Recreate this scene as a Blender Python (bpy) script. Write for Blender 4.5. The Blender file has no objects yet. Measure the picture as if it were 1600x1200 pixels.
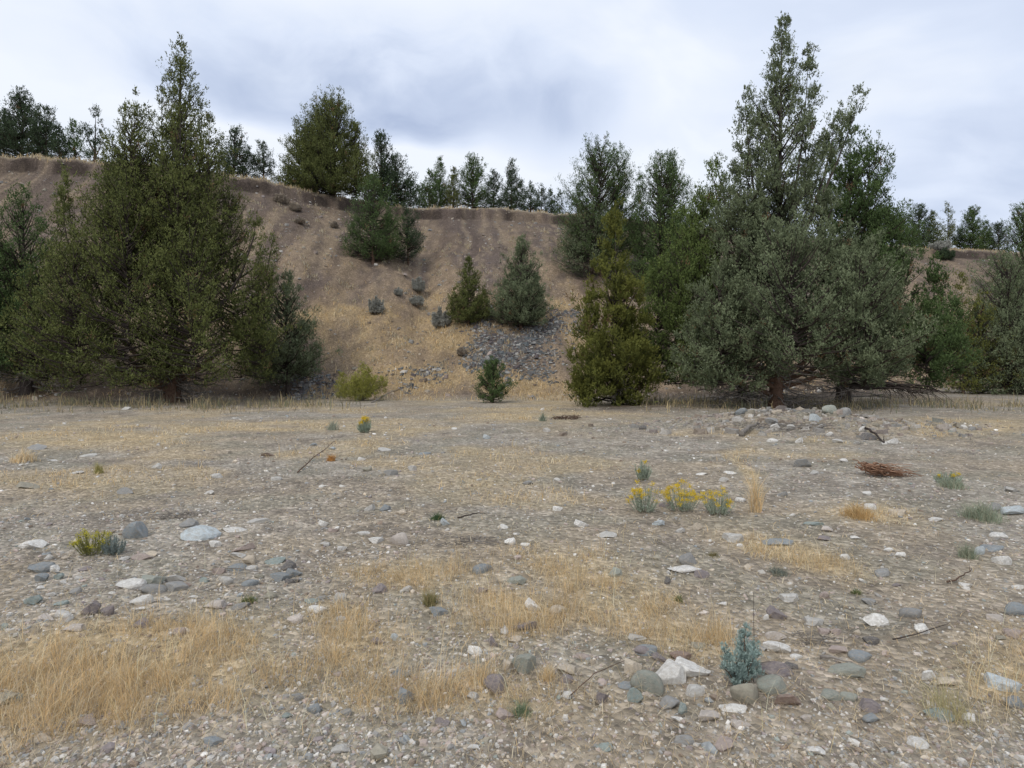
import bpy, math, random
import numpy as np
random.seed(7)
rng = np.random.default_rng(7)
sc = bpy.context.scene
C = sc.collection

# ---------------------------------------------------------------- camera
F = 980.0            # focal length in pixels of the 1600 px wide photograph
HY = 572.0           # row of the horizon
CAMZ = 1.6
cam = bpy.data.cameras.new('camera')
cam.sensor_width = 36; cam.lens = 36 * F / 1600; cam.shift_y = (HY - 600) / 1600
cam.clip_start = 0.05; cam.clip_end = 3000
camo = bpy.data.objects.new('camera', cam); C.objects.link(camo)
camo.location = (0, 0, CAMZ); camo.rotation_euler = (math.radians(90), 0, 0)
sc.camera = camo

# ---------------------------------------------------------------- sky and sun
SUN_EL, SUN_AZ = 48, -150      # elevation; azimuth measured clockwise from +Y
w = bpy.data.worlds.new('World'); sc.world = w; w.use_nodes = True
nt = w.node_tree; N = nt.nodes; L = nt.links
N.clear()
def nd(t, **k):
    n = N.new(t)
    for a, b in k.items(): setattr(n, a, b)
    return n
out = nd('ShaderNodeOutputWorld'); bg = nd('ShaderNodeBackground'); bg.inputs[1].default_value = 0.1
L.new(bg.outputs[0], out.inputs[0])
sky = nd('ShaderNodeTexSky', sky_type='NISHITA'); sky.sun_disc = False
sky.sun_elevation = math.radians(SUN_EL); sky.sun_rotation = math.radians(SUN_AZ)
tc = nd('ShaderNodeTexCoord')
def wmath(op, a, b=None):
    n = nd('ShaderNodeMath', operation=op)
    for i, v in enumerate((a, b)):
        if v is None: continue
        if isinstance(v, (int, float)): n.inputs[i].default_value = v
        else: L.new(v, n.inputs[i])
    return n.outputs[0]
def wnoise(vec, scale, detail, rough, dist=0, mul=(1, 1, 1), off=(0, 0, 0)):
    m = nd('ShaderNodeMapping'); L.new(vec, m.inputs[0]); m.inputs['Scale'].default_value = mul; m.inputs['Location'].default_value = off
    n = nd('ShaderNodeTexNoise'); L.new(m.outputs[0], n.inputs['Vector'])
    n.inputs['Scale'].default_value = scale; n.inputs['Detail'].default_value = detail
    n.inputs['Roughness'].default_value = rough; n.inputs['Distortion'].default_value = dist
    return n
vec = tc.outputs['Generated']
warp = wnoise(vec, 2.6, 3, 0.5)
wv = nd('ShaderNodeVectorMath', operation='MULTIPLY_ADD'); L.new(warp.outputs['Color'], wv.inputs[0])
wv.inputs[1].default_value = (0.22, 0.22, 0.16); L.new(vec, wv.inputs[2])
wv2 = nd('ShaderNodeVectorMath', operation='SUBTRACT'); L.new(wv.outputs[0], wv2.inputs[0]); wv2.inputs[1].default_value = (0.11, 0.11, 0.08)
wvec = wv2.outputs[0]
def blob(px, py, sx, sy, amp):
    d = np.array([(px - 800) / F, 1.0, (HY - py) / F]); d /= np.linalg.norm(d)
    a = nd('ShaderNodeVectorMath', operation='SUBTRACT'); L.new(wvec, a.inputs[0]); a.inputs[1].default_value = tuple(d)
    b = nd('ShaderNodeVectorMath', operation='MULTIPLY'); L.new(a.outputs[0], b.inputs[0]); b.inputs[1].default_value = (F / sx, 1.5, F / sy)
    c = nd('ShaderNodeVectorMath', operation='LENGTH'); L.new(b.outputs[0], c.inputs[0])
    m = nd('ShaderNodeMapRange', interpolation_type='SMOOTHERSTEP'); L.new(c.outputs['Value'], m.inputs[0])
    m.inputs[1].default_value = 1.3; m.inputs[2].default_value = 0.1; m.inputs[3].default_value = 0; m.inputs[4].default_value = amp
    return m.outputs[0]
big = wnoise(wvec, 2.3, 5, 0.5, 0.2, (1, 1, 2.2), (3.1, 0.4, 1.7))
mr = nd('ShaderNodeMapRange', interpolation_type='SMOOTHSTEP'); L.new(big.outputs['Fac'], mr.inputs[0])
mr.inputs[1].default_value = 0.40; mr.inputs[2].default_value = 0.66; mr.inputs[3].default_value = 0.0; mr.inputs[4].default_value = 0.45
g = mr.outputs[0]
fine = wnoise(wvec, 7.0, 6, 0.55, 0.3, (1, 1, 1.8), (1.1, 5.4, 0.7))
fm = nd('ShaderNodeMapRange'); L.new(fine.outputs['Fac'], fm.inputs[0])
fm.inputs[1].default_value = 0.32; fm.inputs[2].default_value = 0.62; fm.inputs[3].default_value = 0.35; fm.inputs[4].default_value = 1.15
for b in ((470, 118, 290, 90, 0.34), (700, 130, 300, 85, 0.28), (880, 175, 100, 40, 0.30), (640, 60, 420, 60, 0.12),
          (1480, 340, 380, 200, 0.30), (60, 120, 260, 110, 0.10), (640, 205, 110, 30, 0.30)):
    g = wmath('ADD', g, wmath('MULTIPLY', blob(*b), fm.outputs[0]))
for b in ((560, 225, 170, 40, 0.2), (120, 180, 260, 60, 0.25), (700, 265, 330, 45, 0.32), (1020, 150, 180, 120, 0.30), (360, 205, 130, 40, 0.4)):
    g = wmath('SUBTRACT', g, blob(*b))
ramp = nd('ShaderNodeValToRGB'); L.new(g, ramp.inputs[0])
cr = ramp.color_ramp
cr.elements[0].position = 0.0; cr.elements[0].color = (0.78, 0.825, 0.90, 1)
cr.elements[1].position = 1.0; cr.elements[1].color = (0.40, 0.475, 0.645, 1)
e = cr.elements.new(0.35); e.color = (0.64, 0.71, 0.85, 1)
e = cr.elements.new(0.7); e.color = (0.50, 0.575, 0.735, 1)
mul = nd('ShaderNodeVectorMath', operation='SCALE'); L.new(ramp.outputs[0], mul.inputs[0]); mul.inputs['Scale'].default_value = 10.0
cov = wnoise(wvec, 1.7, 4, 0.5, 0, (1, 1, 2), (8.3, 2.2, 0))
cm = nd('ShaderNodeMapRange'); L.new(cov.outputs['Fac'], cm.inputs[0])
cm.inputs[1].default_value = 0.25; cm.inputs[2].default_value = 0.42; cm.inputs[3].default_value = 0.75; cm.inputs[4].default_value = 0.97
mix = nd('ShaderNodeMix', data_type='RGBA'); L.new(cm.outputs[0], mix.inputs[0])
L.new(sky.outputs[0], mix.inputs[6]); L.new(mul.outputs[0], mix.inputs[7])
L.new(mix.outputs[2], bg.inputs[0])

sl = bpy.data.lights.new('sun', 'SUN'); sl.energy = 1.5; sl.angle = math.radians(12); sl.color = (1, 0.95, 0.87)
so = bpy.data.objects.new('sun', sl); C.objects.link(so)
so.rotation_euler = (math.radians(90 - SUN_EL), 0, math.radians(180 - SUN_AZ))
sc.view_settings.view_transform = 'Standard'; sc.view_settings.look = 'None'
sc.view_settings.exposure = 0.22; sc.view_settings.gamma = 1; sc.view_settings.use_curve_mapping = False

# ---------------------------------------------------------------- helpers
def vnoise(x, y, seed=0):
    x = np.asarray(x, float); y = np.asarray(y, float)
    ix = np.floor(x).astype(np.int64); iy = np.floor(y).astype(np.int64)
    fx = x - ix; fy = y - iy
    fx = fx * fx * (3 - 2 * fx); fy = fy * fy * (3 - 2 * fy)
    def h(a, b):
        v = (a * 374761393 + b * 668265263 + seed * 974634777) & 0xffffffff
        v = ((v ^ (v >> 13)) * 1274126177) & 0xffffffff
        v = ((v ^ (v >> 16)) * 2246822519) & 0xffffffff
        return (v ^ (v >> 15)) / 4294967295.0
    return ((h(ix, iy) * (1 - fx) + h(ix + 1, iy) * fx) * (1 - fy) + (h(ix, iy + 1) * (1 - fx) + h(ix + 1, iy + 1) * fx) * fy)
def fbm(x, y, seed=0, o=4, gain=0.5):
    s = 0; a = 1; t = 0
    for i in range(o):
        s = s + a * vnoise(x * 2**i + 17.3 * i, y * 2**i - 9.1 * i, seed + i); t += a; a *= gain
    return s / t
def sstep(a, b, x):
    t = np.clip((x - a) / (b - a), 0, 1); return t * t * (3 - 2 * t)

def cinterp(x, xs, ys):
    xs = np.array(xs, float); ys = np.array(ys, float)
    g = np.linspace(xs[0], xs[-1], 900); v = np.interp(g, xs, ys)
    k = np.hanning(41); k /= k.sum()
    v = np.convolve(np.pad(v, 20, 'edge'), k, 'valid')
    return np.interp(x, g, v)
PXS = [-900, -200, 0, 130, 270, 360, 430, 500, 600, 660, 760, 890, 1000, 1200, 1430, 1600, 2000, 2600]
FOOT = [26, 27, 28.5, 29, 30, 30.5, 31, 31, 30.5, 30.5, 30.2, 29.8, 31.5, 35, 42, 47, 52, 55]
RIMD = [44, 47, 48, 48, 49, 50, 51, 53, 57, 58, 59, 60, 62, 68, 78, 80, 86, 90]
RIMY = [240, 240, 243, 250, 262, 274, 284, 303, 321, 326, 325, 335, 345, 365, 388, 394, 402, 410]
PT = [0, .05, .12, .276, .5, .8, .956, .965, .985, 1.0]
PH = [0, .012, .05, .225, .46, .775, .922, .972, .992, 1.0]
def terrain(x, y, extra=False):
    x = np.asarray(x, float); y = np.asarray(y, float)
    yy = np.maximum(y, 8.0)
    px = np.clip(800 + F * x / yy, -900, 2600)
    y0 = cinterp(px, PXS, FOOT) + 1.6 * (fbm(x * .22, y * 0 + 3.3, 5, 2) - .5)
    y1 = cinterp(px, PXS, RIMD) + 2.6 * (fbm(x * .35, y * 0 + 1.3, 9, 4, .6) - .5)
    ry = cinterp(px, PXS, RIMY)
    h = CAMZ + (HY - ry) / F * y1
    t = (y - y0) / (y1 - y0)
    tc_ = np.clip(t, 0, 1)
    z = h * np.interp(tc_, PT, PH)
    env = np.clip(np.sin(np.pi * np.clip((t - .03) / .92, 0, 1)), 0, 1)
    # spur on the left, hollow in the middle, rills
    z += env * (1.0 * np.exp(-((px - 440) / 70)**2) - 1.0 * np.exp(-((px - 668) / 34)**2) + .35 * np.exp(-((px - 600) / 30)**2)
                - .7 * np.exp(-((px - 1180) / 90)**2))
    z += env * (1.3 * (fbm(x * .38 + .06 * y, y * .07, 11, 3) - .5) + 0.7 * (fbm(x * 1.1 + .9 * np.sin(y * .2), y * .16, 12, 3) - .5) + .26 * (fbm(x * 1.6, y * 1.2, 14, 4, .6) - .5) + .3 * (fbm(x * .4, y * .5, 13, 4) - .5))
    z += sstep(.93, .97, t) * .55 * (fbm(x * 1.1, y * .5, 22, 4, .6) - .5)
    z += sstep(1.0, 1.05, t) * (0.35 * (fbm(x * .15, y * .15, 21, 3) - .4)) + np.maximum(t - 1, 0) * .15
    # flat gravel bar
    flat = 1 - sstep(-.05, .15, t)
    z += flat * (0.14 * (fbm(x * .16, y * .16, 31, 3) - .5) + .07 * (fbm(x * .8, y * .8, 32, 4) - .5))
    z += (0.022 * (fbm(x * 5, y * 5, 33, 3) - .5)) * (1 - sstep(10, 26, y))
    z += 0.42 * np.exp(-((x - 7.3) / 2.6)**2 - ((y - 16.6) / 1.5)**2) * (0.75 + .5 * fbm(x * 1.6, y * 1.6, 34, 3))
    z += 0.10 * np.exp(-((x + 3.0) / 1.3)**2 - ((y - 3.6) / .8)**2)
    if extra: return z, t, px
    return z
_Y = np.concatenate([np.geomspace(1.2, 25, 1500), np.linspace(25.02, 120, 3000)])
def hit(px, py):
    u = (px - 800) / F
    z = CAMZ + (HY - py) / F * _Y
    tz = terrain(u * _Y, _Y)
    k = np.argmax(tz >= z)
    if tz[k] < z[k]: k = len(_Y) - 1
    return np.array([u * _Y[k], _Y[k], tz[k]])

def mesh_np(name, V, T, col=None, mat=None, smooth=False, extra=None):
    me = bpy.data.meshes.new(name)
    V = np.asarray(V, np.float32); T = np.asarray(T, np.int32)
    me.vertices.add(len(V)); me.vertices.foreach_set('co', V.ravel())
    k = T.shape[1]
    me.loops.add(T.size); me.loops.foreach_set('vertex_index', T.ravel())
    me.polygons.add(len(T))
    me.polygons.foreach_set('loop_start', np.arange(0, T.size, k, dtype=np.int32))
    me.polygons.foreach_set('loop_total', np.full(len(T), k, np.int32))
    me.polygons.foreach_set('use_smooth', np.full(len(T), smooth, bool))
    if col is not None:
        a = me.attributes.new('col', 'FLOAT_COLOR', 'POINT')
        c = np.ones((len(V), 4), np.float32); c[:, :3] = col
        a.data.foreach_set('color', c.ravel())
    me.update(calc_edges=True)
    if mat: me.materials.append(mat)
    return me
def obj(name, me, parent=None, loc=None):
    o = bpy.data.objects.new(name, me); C.objects.link(o)
    if parent: o.parent = parent
    if loc is not None: o.location = loc
    return o
def tag(o, label=None, cat=None, group=None, kind=None):
    if label: o['label'] = label
    if cat: o['category'] = cat
    if group: o['group'] = group
    if kind: o['kind'] = kind
    return o
def tube(pts, rad, sides=5):
    """one bent tube as (V, quads)"""
    pts = np.asarray(pts, float); n = len(pts)
    d = np.gradient(pts, axis=0); d /= np.linalg.norm(d, axis=1)[:, None] + 1e-9
    a = np.cross(d, [0.31, 0.17, 0.93]); bad = np.linalg.norm(a, axis=1) < .1
    a[bad] = np.cross(d[bad], [1, 0, 0]); a /= np.linalg.norm(a, axis=1)[:, None]
    b = np.cross(d, a)
    ang = np.arange(sides) * 2 * math.pi / sides
    V = pts[:, None] + np.asarray(rad, float)[:, None, None] * (np.cos(ang)[None, :, None] * a[:, None] + np.sin(ang)[None, :, None] * b[:, None])
    i = np.arange(n - 1)[:, None] * sides; j = np.arange(sides)[None]
    Q = np.stack([i + j, i + (j + 1) % sides, i + sides + (j + 1) % sides, i + sides + j], -1).reshape(-1, 4)
    return V.reshape(-1, 3), Q
def join(parts):
    V = []; Q = []; k = 0
    for v, q in parts:
        V.append(v); Q.append(q + k); k += len(v)
    return np.concatenate(V), np.concatenate(Q)

# ---------------------------------------------------------------- materials
def new_mat(name, rough=.85, spec=.2):
    m = bpy.data.materials.new(name); m.use_nodes = True
    b = m.node_tree.nodes['Principled BSDF']
    b.inputs['Roughness'].default_value = rough; b.inputs['Specular IOR Level'].default_value = spec
    return m, m.node_tree, b
def mnode(t, ty, **k):
    n = t.nodes.new(ty)
    for a, b in k.items(): setattr(n, a, b)
    return n
def hsv_noise(t, colour, scale, lo, hi, detail=4, coord=None):
    """multiply a colour by noise between lo and hi"""
    n = mnode(t, 'ShaderNodeTexNoise'); n.inputs['Scale'].default_value = scale; n.inputs['Detail'].default_value = detail
    n.inputs['Roughness'].default_value = .65
    if coord: t.links.new(coord, n.inputs['Vector'])
    r = mnode(t, 'ShaderNodeMapRange'); t.links.new(n.outputs['Fac'], r.inputs[0])
    r.inputs[1].default_value = .3; r.inputs[2].default_value = .7; r.inputs[3].default_value = lo; r.inputs[4].default_value = hi
    s = mnode(t, 'ShaderNodeVectorMath', operation='SCALE'); t.links.new(colour, s.inputs[0]); t.links.new(r.outputs[0], s.inputs['Scale'])
    return s.outputs[0], n.outputs['Fac']
def bump(t, b, h, strength, dist):
    n = mnode(t, 'ShaderNodeBump'); n.inputs['Strength'].default_value = strength; n.inputs['Distance'].default_value = dist
    t.links.new(h, n.inputs['Height']); t.links.new(n.outputs[0], b.inputs['Normal'])

# ground
m_ground, t, b = new_mat('ground_soil', .95, .1)
at = mnode(t, 'ShaderNodeAttribute', attribute_name='col')
tcn = mnode(t, 'ShaderNodeTexCoord'); oc = tcn.outputs['Object']
c1, f1 = hsv_noise(t, at.outputs['Color'], 1.1, .86, 1.12, 5, oc)
c2, f2 = hsv_noise(t, c1, 9, .74, 1.22, 8, oc)
vo = mnode(t, 'ShaderNodeTexVoronoi'); vo.inputs['Scale'].default_value = 26; t.links.new(oc, vo.inputs['Vector'])
vr = mnode(t, 'ShaderNodeSeparateColor'); t.links.new(vo.outputs['Color'], vr.inputs[0])
rr = mnode(t, 'ShaderNodeValToRGB'); t.links.new(vr.outputs[0], rr.inputs[0])
rr.color_ramp.elements[0].color = (.62, .62, .62, 1); rr.color_ramp.elements[0].position = .1
rr.color_ramp.elements[1].color = (1.5, 1.5, 1.55, 1); rr.color_ramp.elements[1].position = 1
e = rr.color_ramp.elements.new(.75); e.color = (1, 1, 1, 1)
mm = mnode(t, 'ShaderNodeMix', data_type='RGBA', blend_type='MULTIPLY'); mm.inputs[0].default_value = .8
t.links.new(c2, mm.inputs[6]); t.links.new(rr.outputs[0], mm.inputs[7])
vo2 = mnode(t, 'ShaderNodeTexVoronoi'); vo2.inputs['Scale'].default_value = 7; t.links.new(oc, vo2.inputs['Vector'])
vr2 = mnode(t, 'ShaderNodeSeparateColor'); t.links.new(vo2.outputs['Color'], vr2.inputs[0])
rr2 = mnode(t, 'ShaderNodeValToRGB'); t.links.new(vr2.outputs[1], rr2.inputs[0])
rr2.color_ramp.elements[0].color = (.8, .8, .8, 1); rr2.color_ramp.elements[0].position = .0
rr2.color_ramp.elements[1].color = (1.35, 1.35, 1.38, 1); rr2.color_ramp.elements[1].position = 1
e = rr2.color_ramp.elements.new(.85); e.color = (1, 1, 1, 1)
mm2 = mnode(t, 'ShaderNodeMix', data_type='RGBA', blend_type='MULTIPLY'); mm2.inputs[0].default_value = .6
t.links.new(mm.outputs[2], mm2.inputs[6]); t.links.new(rr2.outputs[0], mm2.inputs[7])
t.links.new(mm2.outputs[2], b.inputs['Base Color'])
hh = mnode(t, 'ShaderNodeMath', operation='SUBTRACT'); t.links.new(f2, hh.inputs[0]); t.links.new(vo.outputs['Distance'], hh.inputs[1])
bump(t, b, hh.outputs[0], .9, .03)

def attr_mat(name, rough, spec, lo, hi, scale, transl=0.0, bs=0):
    m, t, b = new_mat(name, rough, spec)
    at = mnode(t, 'ShaderNodeAttribute', attribute_name='col')
    tcn = mnode(t, 'ShaderNodeTexCoord')
    c, f = hsv_noise(t, at.outputs['Color'], scale, lo, hi, 4, tcn.outputs['Object'])
    t.links.new(c, b.inputs['Base Color'])
    if bs: bump(t, b, f, bs, .02)
    if transl:
        tr = mnode(t, 'ShaderNodeBsdfTranslucent'); t.links.new(c, tr.inputs[0])
        mx = mnode(t, 'ShaderNodeMixShader'); mx.inputs[0].default_value = transl
        o = t.nodes['Material Output']
        t.links.new(b.outputs[0], mx.inputs[1]); t.links.new(tr.outputs[0], mx.inputs[2]); t.links.new(mx.outputs[0], o.inputs[0])
    return m
m_leaf = attr_mat('juniper_foliage', .8, .12, .85, 1.15, 1.4, .15)
m_grass = attr_mat('dry_grass', .8, .15, .85, 1.15, 3, .3)
m_bark = attr_mat('juniper_bark', .95, .1, .55, 1.4, 14, 0, .8)
m_pebble = attr_mat('gravel_stone', .85, .25, .75, 1.22, 30, 0, .4)
m_flower = attr_mat('yellow_flower', .8, .1, .9, 1.1, 20, .2)
m_rock, t, b = new_mat('river_stone', .82, .3)
oi = mnode(t, 'ShaderNodeObjectInfo'); tcn = mnode(t, 'ShaderNodeTexCoord')
rnd = mnode(t, 'ShaderNodeVectorMath', operation='ADD'); t.links.new(tcn.outputs['Object'], rnd.inputs[0]); 
cmb = mnode(t, 'ShaderNodeCombineXYZ'); ml = mnode(t, 'ShaderNodeMath', operation='MULTIPLY'); t.links.new(oi.outputs['Random'], ml.inputs[0]); ml.inputs[1].default_value = 40
t.links.new(ml.outputs[0], cmb.inputs[0]); t.links.new(cmb.outputs[0], rnd.inputs[1])
c, f = hsv_noise(t, oi.outputs['Color'], 2.2, .72, 1.2, 8, rnd.outputs[0])
c, f3 = hsv_noise(t, c, 14, .8, 1.18, 6, rnd.outputs[0])
mu = mnode(t, 'ShaderNodeTexMusgrave') if hasattr(bpy.types, 'ShaderNodeTexMusgrave') else None
# dust settled in spots
dn = mnode(t, 'ShaderNodeTexNoise'); dn.inputs['Scale'].default_value = 4.5; dn.inputs['Detail'].default_value = 6; t.links.new(rnd.outputs[0], dn.inputs['Vector'])
dr = mnode(t, 'ShaderNodeMapRange'); t.links.new(dn.outputs['Fac'], dr.inputs[0]); dr.inputs[1].default_value = .4; dr.inputs[2].default_value = .68; dr.inputs[3].default_value = .08; dr.inputs[4].default_value = .5
dm = mnode(t, 'ShaderNodeMix', data_type='RGBA'); t.links.new(dr.outputs[0], dm.inputs[0]); t.links.new(c, dm.inputs[6]); dm.inputs[7].default_value = (.40, .345, .275, 1)
t.links.new(dm.outputs[2], b.inputs['Base Color']); bump(t, b, f3, .5, .15)

# ---------------------------------------------------------------- terrain
ROWS = np.concatenate([[-400, -120, -40, -15, -6, -2, 0, .8], np.geomspace(1.3, 27, 210), np.arange(27.25, 44, .25), np.arange(44, 64, .17), np.arange(64.1, 90, .3), np.arange(90.5, 96, .8), [100, 110, 125, 150, 200, 300, 500, 900]])
UC = np.concatenate([[-6, -4, -3, -2.2, -1.7, -1.4, -1.2, -1.08], np.linspace(-1, 1, 390), [1.08, 1.2, 1.4, 1.7, 2.2, 3, 4, 6]])
YY, UU = np.meshgrid(ROWS, UC, indexing='ij')
XX = UU * (np.abs(YY) + 2.0)
ZZ, TT, PX = terrain(XX, YY, True)
def gauss(px, py, cx, cy, sx, sy, a=0):
    dx = px - cx; dy = py - cy
    if a:
        ca, sa = math.cos(math.radians(a)), math.sin(math.radians(a)); dx, dy = dx * ca + dy * sa, -dx * sa + dy * ca
    return np.exp(-(dx / sx)**2 - (dy / sy)**2)
def masks(x, y, z, t, px):
    """where straw, scree, litter and gravel lie on the ground"""
    ys = np.maximum(y, 1.0)
    p = np.clip(800 + F * x / ys, -2500, 4000); q = HY - F * (z - CAMZ) / ys
    slope = sstep(-.02, .06, t)
    p0, q0 = p, q
    wx = fbm(x * .5 + 9, y * .5, 48, 4) - .5; wy = fbm(x * .5 - 5, y * .5, 49, 4) - .5
    p = p + 170 * wx; q = q + (30 + 70 * slope) * wy
    n1 = fbm(x * .9, y * .9, 41, 4); n2 = fbm(x * .35, y * .35, 42, 4); n3 = fbm(x * 2.5, y * 2.5, 43, 3)
    straw = np.zeros_like(x)
    for a in ((690, 520, 110, 38, -8), (560, 540, 80, 20, 0), (840, 620, 90, 30, 25), (760, 580, 70, 22, 35), (640, 600, 170, 24, 0), (540, 500, 60, 20, 0), (890, 480, 30, 24, 0)):
        straw = np.maximum(straw, gauss(p, q, *a[:4], a[4]))
    for a in ((330, 668, 220, 7, 0), (860, 650, 160, 7, 0), (120, 690, 160, 14, 0), (1500, 665, 130, 9, 0), (280, 1040, 260, 70, -3), (110, 1080, 150, 60, 0), (520, 1010, 80, 60, 0),
              (910, 930, 130, 55, 15), (1050, 1000, 100, 28, 10), (760, 950, 130, 50, 0), (700, 1090, 200, 40, 0), (1340, 800, 70, 16, 5), (640, 905, 120, 25, 0), (1180, 740, 14, 40, 0), (1250, 870, 90, 24, 20), (1560, 1060, 90, 60, 0)):
        straw = np.maximum(straw, gauss(p, q, *a[:4], a[4]))
    straw = np.maximum(straw, .45 * slope * sstep(.5, .66, fbm(x * .8 + .15 * y, y * .16, 46, 4)) * sstep(.65, .25, t))
    straw = np.clip(straw * (.25 + 1.5 * n1) * (.6 + .8 * n3) + .6 * sstep(.52, .64, n2) * (1 - slope) * (.3 + 1.2 * n3), 0, 1)
    scree = np.maximum(gauss(p, q, 830, 526, 70, 22, -8), gauss(p, q, 795, 552, 34, 24, 0)) + .35 * gauss(p, q, 655, 592, 30, 8, -10) + .5 * gauss(p, q, 470, 600, 50, 18, 0)
    scree = np.clip(scree * (.1 + 1.7 * n3) * (.4 + 1.1 * n1), 0, 1)
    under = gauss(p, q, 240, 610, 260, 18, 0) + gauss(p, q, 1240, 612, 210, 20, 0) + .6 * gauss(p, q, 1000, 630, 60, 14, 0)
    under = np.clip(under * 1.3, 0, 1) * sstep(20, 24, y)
    gravel = (1 - slope) * sstep(.35, .6, fbm(x * .5 + 4, y * .5, 44, 3)) * (1 - straw)
    return straw, scree, under, gravel, slope, n1, n2, n3, p0, q0
straw, scree, under, gravel, slope, n1, n2, n3, PP, QQ = masks(XX, YY, ZZ, TT, PX)
def lerp(a, b, m): return a + (np.asarray(b) - a) * m[..., None]
col = np.ones(XX.shape + (3,)) * np.array([.365, .308, .235])
col = lerp(col, [.38, .342, .285], gravel * .9)
col = lerp(col, [.25, .215, .175], (1 - slope) * sstep(.5, .66, n3) * .7)
col = lerp(col, [.28, .26, .205], (1 - slope) * sstep(.52, .66, fbm(XX * 1.4, YY * 1.4, 47, 4)) * .6)
col = lerp(col, [.50, .39, .235], straw * .8 * (1 - slope))
hillc = np.ones(XX.shape + (3,)) * np.array([.238, .184, .138])
wq = 2.2 * (fbm(XX * .25, YY * .25, 58, 3) - .5)
rill = fbm(XX * .55 + wq + .1 * YY, YY * .11 + wq * .4, 51, 5, .6)
hillc = lerp(hillc, [.33, .25, .172], sstep(.48, .6, rill) * .85)
hillc = lerp(hillc, [.165, .130, .115], sstep(.50, .38, rill) * .8)
hillc = lerp(hillc, [.36, .265, .175], sstep(.7, .2, TT) * sstep(.40, .6, n1) * .8)
hillc = lerp(hillc, [.135, .108, .095], sstep(.52, .64, fbm(XX * 1.6, YY * .9, 59, 4)) * .55 * (1 - straw))
hillc = lerp(hillc, [.158, .124, .10], sstep(.55, .9, TT) * (.35 + .5 * sstep(.4, .6, fbm(XX * .5 + .12 * YY, YY * .09, 60, 4))))
stk = fbm(XX * 1.9 + wq * 1.5 + .12 * YY, YY * .13, 61, 4, .6)
hillc = lerp(hillc, [.135, .103, .088], sstep(.55, .66, stk) * .6 * sstep(.1, .3, TT))
hillc = lerp(hillc, [.36, .28, .19], sstep(.42, .34, stk) * .5 * sstep(.1, .3, TT))
hillc = lerp(hillc, [.47, .345, .19], straw * .9)
hillc = lerp(hillc, [.12, .105, .10], scree)
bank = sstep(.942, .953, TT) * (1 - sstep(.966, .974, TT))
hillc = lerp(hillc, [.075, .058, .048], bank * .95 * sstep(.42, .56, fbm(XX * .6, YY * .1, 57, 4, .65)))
hillc = lerp(hillc, [.36, .30, .21], sstep(.975, .99, TT))
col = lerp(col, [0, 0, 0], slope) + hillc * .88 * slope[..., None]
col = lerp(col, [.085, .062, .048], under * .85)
nr, nc = XX.shape
i = np.arange(nr - 1)[:, None] * nc; j = np.arange(nc - 1)[None]
Q = np.stack([i + j, i + j + 1, i + nc + j + 1, i + nc + j], -1).reshape(-1, 4)
V = np.stack([XX, YY, ZZ], -1).reshape(-1, 3)
tag(obj('ground', mesh_np('ground', V, Q, np.clip(col, 0.02, 1).reshape(-1, 3), m_ground, True)), 'gravelly dry ground rising to an eroded brown hillside', None, None, 'structure')

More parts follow.
